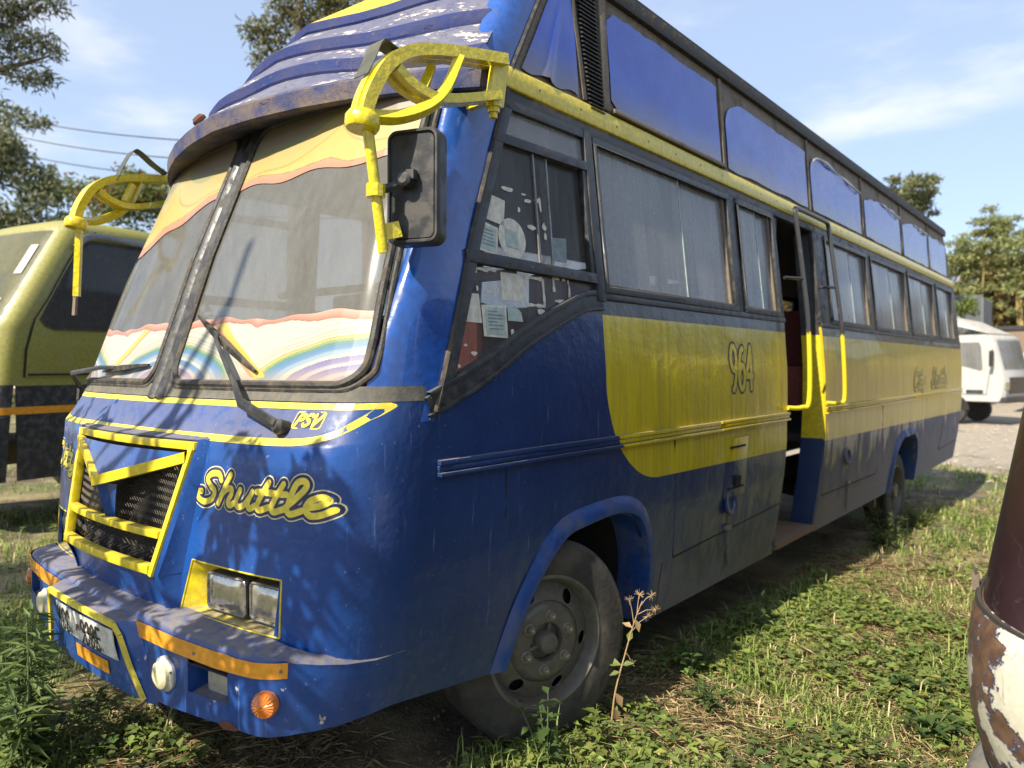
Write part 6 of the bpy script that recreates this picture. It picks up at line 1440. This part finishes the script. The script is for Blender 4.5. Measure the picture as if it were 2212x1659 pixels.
REG = [(.9, 3.0, .2, 3.2, 5200), (-.3, 1.3, -.5, .4, 4200), (-2.6, -.2, -.9, 1.2, 2600), (.9, 3.6, 3.2, 6.0, 2600), (.6, 4.6, 6.0, 11.0, 1300), (-.5, 6, 11, 15, 420), (-6.5, -1.3, -1.5, 6, 1000), (-16, -6, -3, 12, 120)]
x, y = scatter(REG)
far = np.hypot(x - 2.98, y + 1)
pt = patch(x, y, 1.3, 1) + .5 * patch(x, y, 4, 2)
under = (np.abs(x) < 1.05) & (y > .6) & (y < 11.2)
keep = (rng.random(len(x)) < np.clip(.58 + pt * 1.5, .06, 1.)) & ~(under & (rng.random(len(x)) < .93)); x, y, pt, far = x[keep], y[keep], pt[keep], far[keep]
n = len(x); h = rng.gamma(4, .0125, n) * np.clip(1 + pt * .9, .5, 2) * (1 + .04 * far); w = rng.uniform(.0028, .0055, n) * (1 + .12 * far)
dead = rng.random(n) < np.clip((.27 - pt * .5), .06, .7)
col = np.where(dead[:, None], cols(n, (.40, .31, .15), (.62, .51, .29)), cols(n, (.11, .165, .03), (.27, .33, .085)))
tag(blades('grass', x, y, h, w, rng.uniform(.25, 1.05, n), col, M['blade']), 'short patchy green and straw coloured grass around the vehicles', 'grass', kind='stuff')
# flattened straw
x, y = scatter([(.9, 3.0, .2, 3.2, 3200), (-.3, 1.3, -.5, .9, 2000), (-2.6, -.2, -.9, 1.2, 600), (.9, 3.6, 3.2, 6.0, 2200), (.6, 4.6, 6.0, 11.0, 350)])
pt = patch(x, y, 1.3, 1) + .5 * patch(x, y, 4, 2); keep = rng.random(len(x)) < np.clip(.6 - pt * 1.2, .08, 1.); x, y = x[keep], y[keep]; n = len(x)
z = gz(x, y) + rng.uniform(.002, .03, n); a = rng.uniform(0, 2 * np.pi, n); d = np.stack([np.cos(a), np.sin(a), rng.normal(.05, .16, n)], 1); nn = unit(n) * .4 + np.array([[0, 0, 1.]])
tag(leaf_mesh('straw', np.stack([x, y, z], 1), d, nn, rng.gamma(4, .022, n), rng.uniform(.0022, .005, n), cols(n, (.36, .27, .14), (.60, .48, .28)), M['blade'], fold=.1), 'dry straw lying flat between the grass tufts', 'straw', kind='stuff')
# low broad leaves in drifts
rs = random.Random(21); P_, D_, N_, L_2, W_2, C_ = [], [], [], [], [], []
def add_rosette(x, y, k, L, rise, ca, cb, wr=.55, h0=.02):
    z = ground_z(x, y)
    for i in range(k):
        a = rs.uniform(0, 6.28); t = rs.random(); hh = h0 + rs.random() * rise; P_.append((x + math.cos(a) * t * L * .6, y + math.sin(a) * t * L * .6, z + hh)); D_.append((math.cos(a), math.sin(a), rs.uniform(-.2, .45))); N_.append((rs.uniform(-.4, .4), rs.uniform(-.4, .4), 1)); l = L * rs.uniform(.5, 1.15); L_2.append(l); W_2.append(l * wr * rs.uniform(.8, 1.2)); u = rs.random(); C_.append([(p + (q - p) * u) * rs.uniform(.85, 1.15) for p, q in zip(ca, cb)])
GREENS = [((.09, .13, .032), (.21, .26, .07)), ((.055, .085, .028), (.13, .17, .05)), ((.13, .18, .04), (.28, .33, .09))]
for k in range(5200):
    r = rs.random()
    if r < .60: x, y = rs.uniform(1.05, 3.0), rs.uniform(.2, 4.5)
    elif r < .76: x, y = rs.uniform(-2.4, .9), rs.uniform(-.9, .35)
    elif r < .90: x, y = rs.uniform(1.0, 4.0), rs.uniform(4.5, 10)
    else: x, y = rs.uniform(-6, -1.3), rs.uniform(-1, 4)
    v = mnoise.noise(Vector((x * 1.1, y * 1.1, 31))) + .4 * mnoise.noise(Vector((x * 3, y * 3, 12)))
    near = (1.8 < x < 2.75 and .6 < y < 2.2) or y < .4
    if v < (-.12 if near else .06) + rs.gauss(0, .18): continue
    ca, cb = GREENS[1 if near and rs.random() < .6 else rs.choice((0, 2))]; far_ = 1 + .1 * math.hypot(x - 3, y + 1)
    add_rosette(x, y, rs.randint(5, 11), rs.uniform(.020, .050) * far_, .055, ca, cb)
A = lambda q: np.array(q, float)
tag(leaf_mesh('ground_cover', A(P_), A(D_), A(N_), A(L_2), A(W_2), A(C_), M['leaf'], fold=.18), 'low broad leaved weeds spreading through the grass', 'ground cover', kind='stuff')
# clods and pebbles in the bare strip under the bumper
g = G()
for k in range(420):
    x, y = (rs.uniform(-.6, 1.7), rs.uniform(-.3, 1.3)) if k < 300 else (rs.uniform(1.1, 2.8), rs.uniform(1, 4)); r = rs.uniform(.004, .016); z = ground_z(x, y)
    g.add([(x + r * rs.uniform(.7, 1.2), y, z + r * .3), (x, y + r * rs.uniform(.7, 1.2), z + r * .2), (x - r * rs.uniform(.7, 1.2), y, z + r * .3), (x, y - r * rs.uniform(.7, 1.2), z + r * .2), (x, y, z + r * 1.1), (x, y, z - r * .6)], [(0, 1, 4), (1, 2, 4), (2, 3, 4), (3, 0, 4), (1, 0, 5), (2, 1, 5), (3, 2, 5), (0, 3, 5)])
tag(g.build('soil_clods', M['mud'], None, smooth=False), 'loose earth clods on the bare soil by the bumper', 'soil', kind='stuff')

# ------------------------------------------------------------------ single plants
def plant(name, x, y, lb, stems, L, wr, ca, cb, cat='weed', group=None, narrow=False, stem_m=None, sr=.004):
    """stems: list of (dx, dy, height, leaves)"""
    z = ground_z(x, y); t = thing(name, (x, y, z), lb, cat, group); P, D, N_, LL, WW, CC = [], [], [], [], [], []
    for dx, dy, h, k in stems:
        pts = cr([(x + dx * .1, y + dy * .1, z - .01), (x + dx * .5, y + dy * .5, z + h * .55), (x + dx, y + dy, z + h)], 6); g = G(); g.tube(pts, list(np.linspace(sr, sr * .4, len(pts))), 5); g.build('stem', stem_m or M['stem'], t)
        for i in range(k):
            u = .12 + .88 * (i + rs.random() * .5) / k; q = pts[min(len(pts) - 1, int(u * (len(pts) - 1)))]; a = i * 2.4 + rs.random(); l = L * (1.1 - .6 * abs(u - .45)) * rs.uniform(.75, 1.2)
            P.append(tuple(q)); D.append((math.cos(a), math.sin(a), rs.uniform(-.25, .6) if not narrow else rs.uniform(-.5, .7))); N_.append((rs.uniform(-.3, .3), rs.uniform(-.3, .3), 1)); LL.append(l); WW.append(l * wr); v = rs.random(); CC.append([p + (q2 - p) * v for p, q2 in zip(ca, cb)])
    if P: leaf_mesh('foliage', A(P), A(D), A(N_), A(LL), A(WW), A(CC), M['leaf'], t, fold=.2)
    return t
def rst(n, sp_, h0, h1, k): return [(rs.uniform(-sp_, sp_), rs.uniform(-sp_, sp_), rs.uniform(h0, h1), k) for _ in range(n)]
plant('feathery_weed', -.21, -.12, 'tall feathery weed growing up in front of the number plate', [(-.05, .02, .62, 46), (.03, .0, .54, 42), (-.14, .03, .50, 40), (.08, -.06, .36, 36), (-.20, -.05, .52, 38), (.16, -.08, .34, 30), (-.10, -.10, .40, 34), (.02, -.14, .36, 30), (-.28, 0, .40, 34), (-.08, .05, .64, 46)], .125, .16, (.09, .14, .04), (.18, .24, .08), narrow=True, sr=.005)
plant('feathery_weed', -.50, -.10, 'second feathery weed left of the number plate', rst(12, .26, .25, .52, 34), .11, .16, (.07, .115, .035), (.15, .20, .065), narrow=True)
plant('feathery_weed', .22, -.28, 'low narrow leaved weed in front of the reflector under the plate', rst(11, .24, .12, .30, 28), .09, .18, (.08, .13, .035), (.17, .22, .07), narrow=True)
plant('leafy_weed', 1.30, 1.18, 'small leafy weed growing up over the front of the wheel', [(.02, -.02, .34, 15), (-.06, .03, .24, 13), (-.14, -.02, .26, 12), (.05, -.05, .16, 10)], .062, .58, (.04, .075, .02), (.09, .14, .035))
plant('leafy_weed', 1.34, 1.42, 'yellow green leafy weed at the middle of the wheel bottom', [(.03, .0, .22, 12), (-.02, .04, .16, 10), (.06, -.03, .12, 8)], .06, .55, (.08, .12, .02), (.17, .20, .04))
# tall dead weed with star seed heads beside the front wheel
dx_, dy_ = 1.335, 1.70; z = ground_z(dx_, dy_); dw = thing('dry_weed', (dx_, dy_, z), 'tall dried weed with star seed heads beside the front wheel', 'weed')
ST = cr([(dx_ - .06, dy_ - .03, z), (dx_ - .05, dy_ - .01, z + .165), (dx_ - .01, dy_ + .01, z + .345), (dx_ + .02, dy_ + .03, z + .475), (dx_ + .05, dy_ + .05, z + .575)], 6)
g = G(); g.tube(ST, list(np.linspace(.0042, .0018, len(ST))), 6); g.build('stem', M['dry'], dw)
heads = []
for q0, e in ((ST[16], (.055, .05, .07)), (ST[18], (-.02, .0, .10)), (ST[20], (.06, .06, .02)), (ST[20], (.0, .02, .085)), (ST[22], (.04, .03, .05)), (ST[12], (.02, .02, -.05))):
    e = q0 + Vector(e); g = G(); g.tube([q0, (q0 + e) / 2 + Vector((0, 0, .01)), e], [.002, .0016, .0012], 5); g.build('twig', M['dry'], dw); heads.append(e)
for e in heads:
    g = G()
    for k in range(18): d = Vector((rs.gauss(0, 1), rs.gauss(0, 1), rs.gauss(.3, 1))).normalized(); g.tube([e, e + d * .024], [.0012, .0006], 3)
    g.build('seed_head', M['dry'], dw)
for q0, d, l, c in ((ST[10], (-1, -.4, .1), .085, (.16, .20, .05)), (ST[10], (.8, .3, .3), .055, (.14, .19, .05)), (ST[14], (.2, .2, 1), .06, (.20, .22, .06)), (ST[6], (.5, .2, -1), .075, (.36, .24, .12)), (ST[4], (.2, .3, -1), .08, (.38, .26, .13)), (ST[17], (-.7, 0, .2), .055, (.40, .29, .15)), (ST[19], (.3, .1, -.9), .06, (.38, .28, .14)), (ST[9], (-.6, -.6, -.2), .05, (.15, .19, .05))):
    leaf_mesh('leaf', A([tuple(q0)]), A([d]), A([(.3, -.5, .8)]), A([l]), A([l * .5]), A([c]), M['leaf'], dw)
plant('bushy_weed', 1.23, 6.55, 'dark bushy weed in front of the rear wheel', rst(12, .20, .18, .40, 22), .09, .2, (.05, .085, .025), (.11, .15, .045), narrow=True)
plant('grass_tussock', 1.28, 8.05, 'pale grass tussock against the back of the rear wheel', rst(12, .18, .12, .28, 14), .13, .08, (.09, .12, .03), (.18, .20, .06), narrow=True)
W_ = [(1.28, 2.45, 'dark broad leaved weed at the edge of the shade behind the dry weed', 7, .20, .085), (1.50, 2.15, 'pale green broad leaved weed in the sun behind the front wheel', 7, .16, .085), (1.25, 3.3, 'dark upright weed under the skirt of the luggage hatch', 6, .26, .08), (2.05, 1.62, 'low lobed weed in the middle of the grass', 12, .10, .10), (2.35, 2.55, 'broad dark leaved weed beside the cream van', 10, .14, .10), (2.2, 2.95, 'small leafy weed farther along beside the van', 8, .12, .09), (2.45, 1.55, 'dense dark weed close to the grey van bumper', 14, .14, .085), (2.2, 1.3, 'dense weed patch at the bottom edge left of the van', 14, .12, .08), (1.05, .35, 'small seedling with bright leaves under the bumper corner', 4, .12, .07), (1.5, .72, 'light green seedling at the bottom edge of the picture', 4, .14, .07), (-.9, -.2, 'leafy weed under the far end of the bumper', 10, .16, .08), (.55, -.18, 'broad leaved weed below the white round lamp', 10, .12, .08)]
for x, y, lb, n_, h, L in W_: plant('broadleaf_weed', x, y, lb, rst(n_, .15, h * .4, h, 7), L * .75, .55, (.035, .07, .02), (.10, .15, .04), group='broad leaved weeds in the grass')
# scrap of blue plastic in the grass
g = G(); z = ground_z(1.72, .95); P = [[(1.66 + .10 * u + .03 * v, .98 - .02 * u + .06 * v, z + .02 + .035 * math.sin(u * 5 + v * 3) * (.4 + v)) for u in np.linspace(0, 1, 7)] for v in np.linspace(0, 1, 4)]
M['scrap'] = simple('blue_plastic', (.02, .09, .42), .3, dirt=.2, updust=.2); g.grid(P); tag(g.build('plastic_scrap', M['scrap'], None, solid=.002), 'crumpled scrap of blue plastic lying in the grass', 'scrap')
g = G(); z = ground_z(1.36, 1.78); g.tube([(1.33, 1.74, z + .018), (1.46, 1.88, z + .02)], [.016, .014], 7); tag(g.build('stick', M['bark'], None), 'short broken stick on the soil beside the wheel', 'stick')

# fallen leaves and twigs
k = 260; x = np.concatenate([rng.uniform(1.1, 3.0, 170), rng.uniform(-.4, 1.5, 90)]); y = np.concatenate([rng.uniform(.2, 4.0, 170), rng.uniform(-.4, 1.2, 90)]); z = gz(x, y) + rng.uniform(.006, .05, k); a = rng.uniform(0, 6.28, k)
tag(leaf_mesh('fallen_leaves', np.stack([x, y, z], 1), np.stack([np.cos(a), np.sin(a), rng.normal(0, .25, k)], 1), unit(k) * .5 + np.array([[0, 0, 1.]]), rng.uniform(.02, .055, k), rng.uniform(.010, .026, k), cols(k, (.16, .09, .045), (.38, .27, .15)), M['blade'], fold=.3), 'brown fallen leaves scattered over the grass', 'leaf litter', kind='stuff')

g = G()
for k in range(900):
    x, y = rs.uniform(-4.5, 5), rs.uniform(13, 27); r = rs.uniform(.02, .07); z = ground_z(x, y)
    g.add([(x + r * rs.uniform(.7, 1.2), y, z + r * .25), (x, y + r * rs.uniform(.7, 1.2), z + r * .2), (x - r * rs.uniform(.7, 1.2), y, z + r * .3), (x, y - r * rs.uniform(.7, 1.2), z + r * .2), (x, y, z + r * .8)], [(0, 1, 4), (1, 2, 4), (2, 3, 4), (3, 0, 4)])
M['stone'] = simple('pale_gravel_stone', (.30, .26, .21), .9, dirt=.4, scale=2, updust=0)
tag(g.build('gravel', M['stone'], None, smooth=False), 'loose pale stones strewn over the gravel yard', 'gravel', kind='stuff')
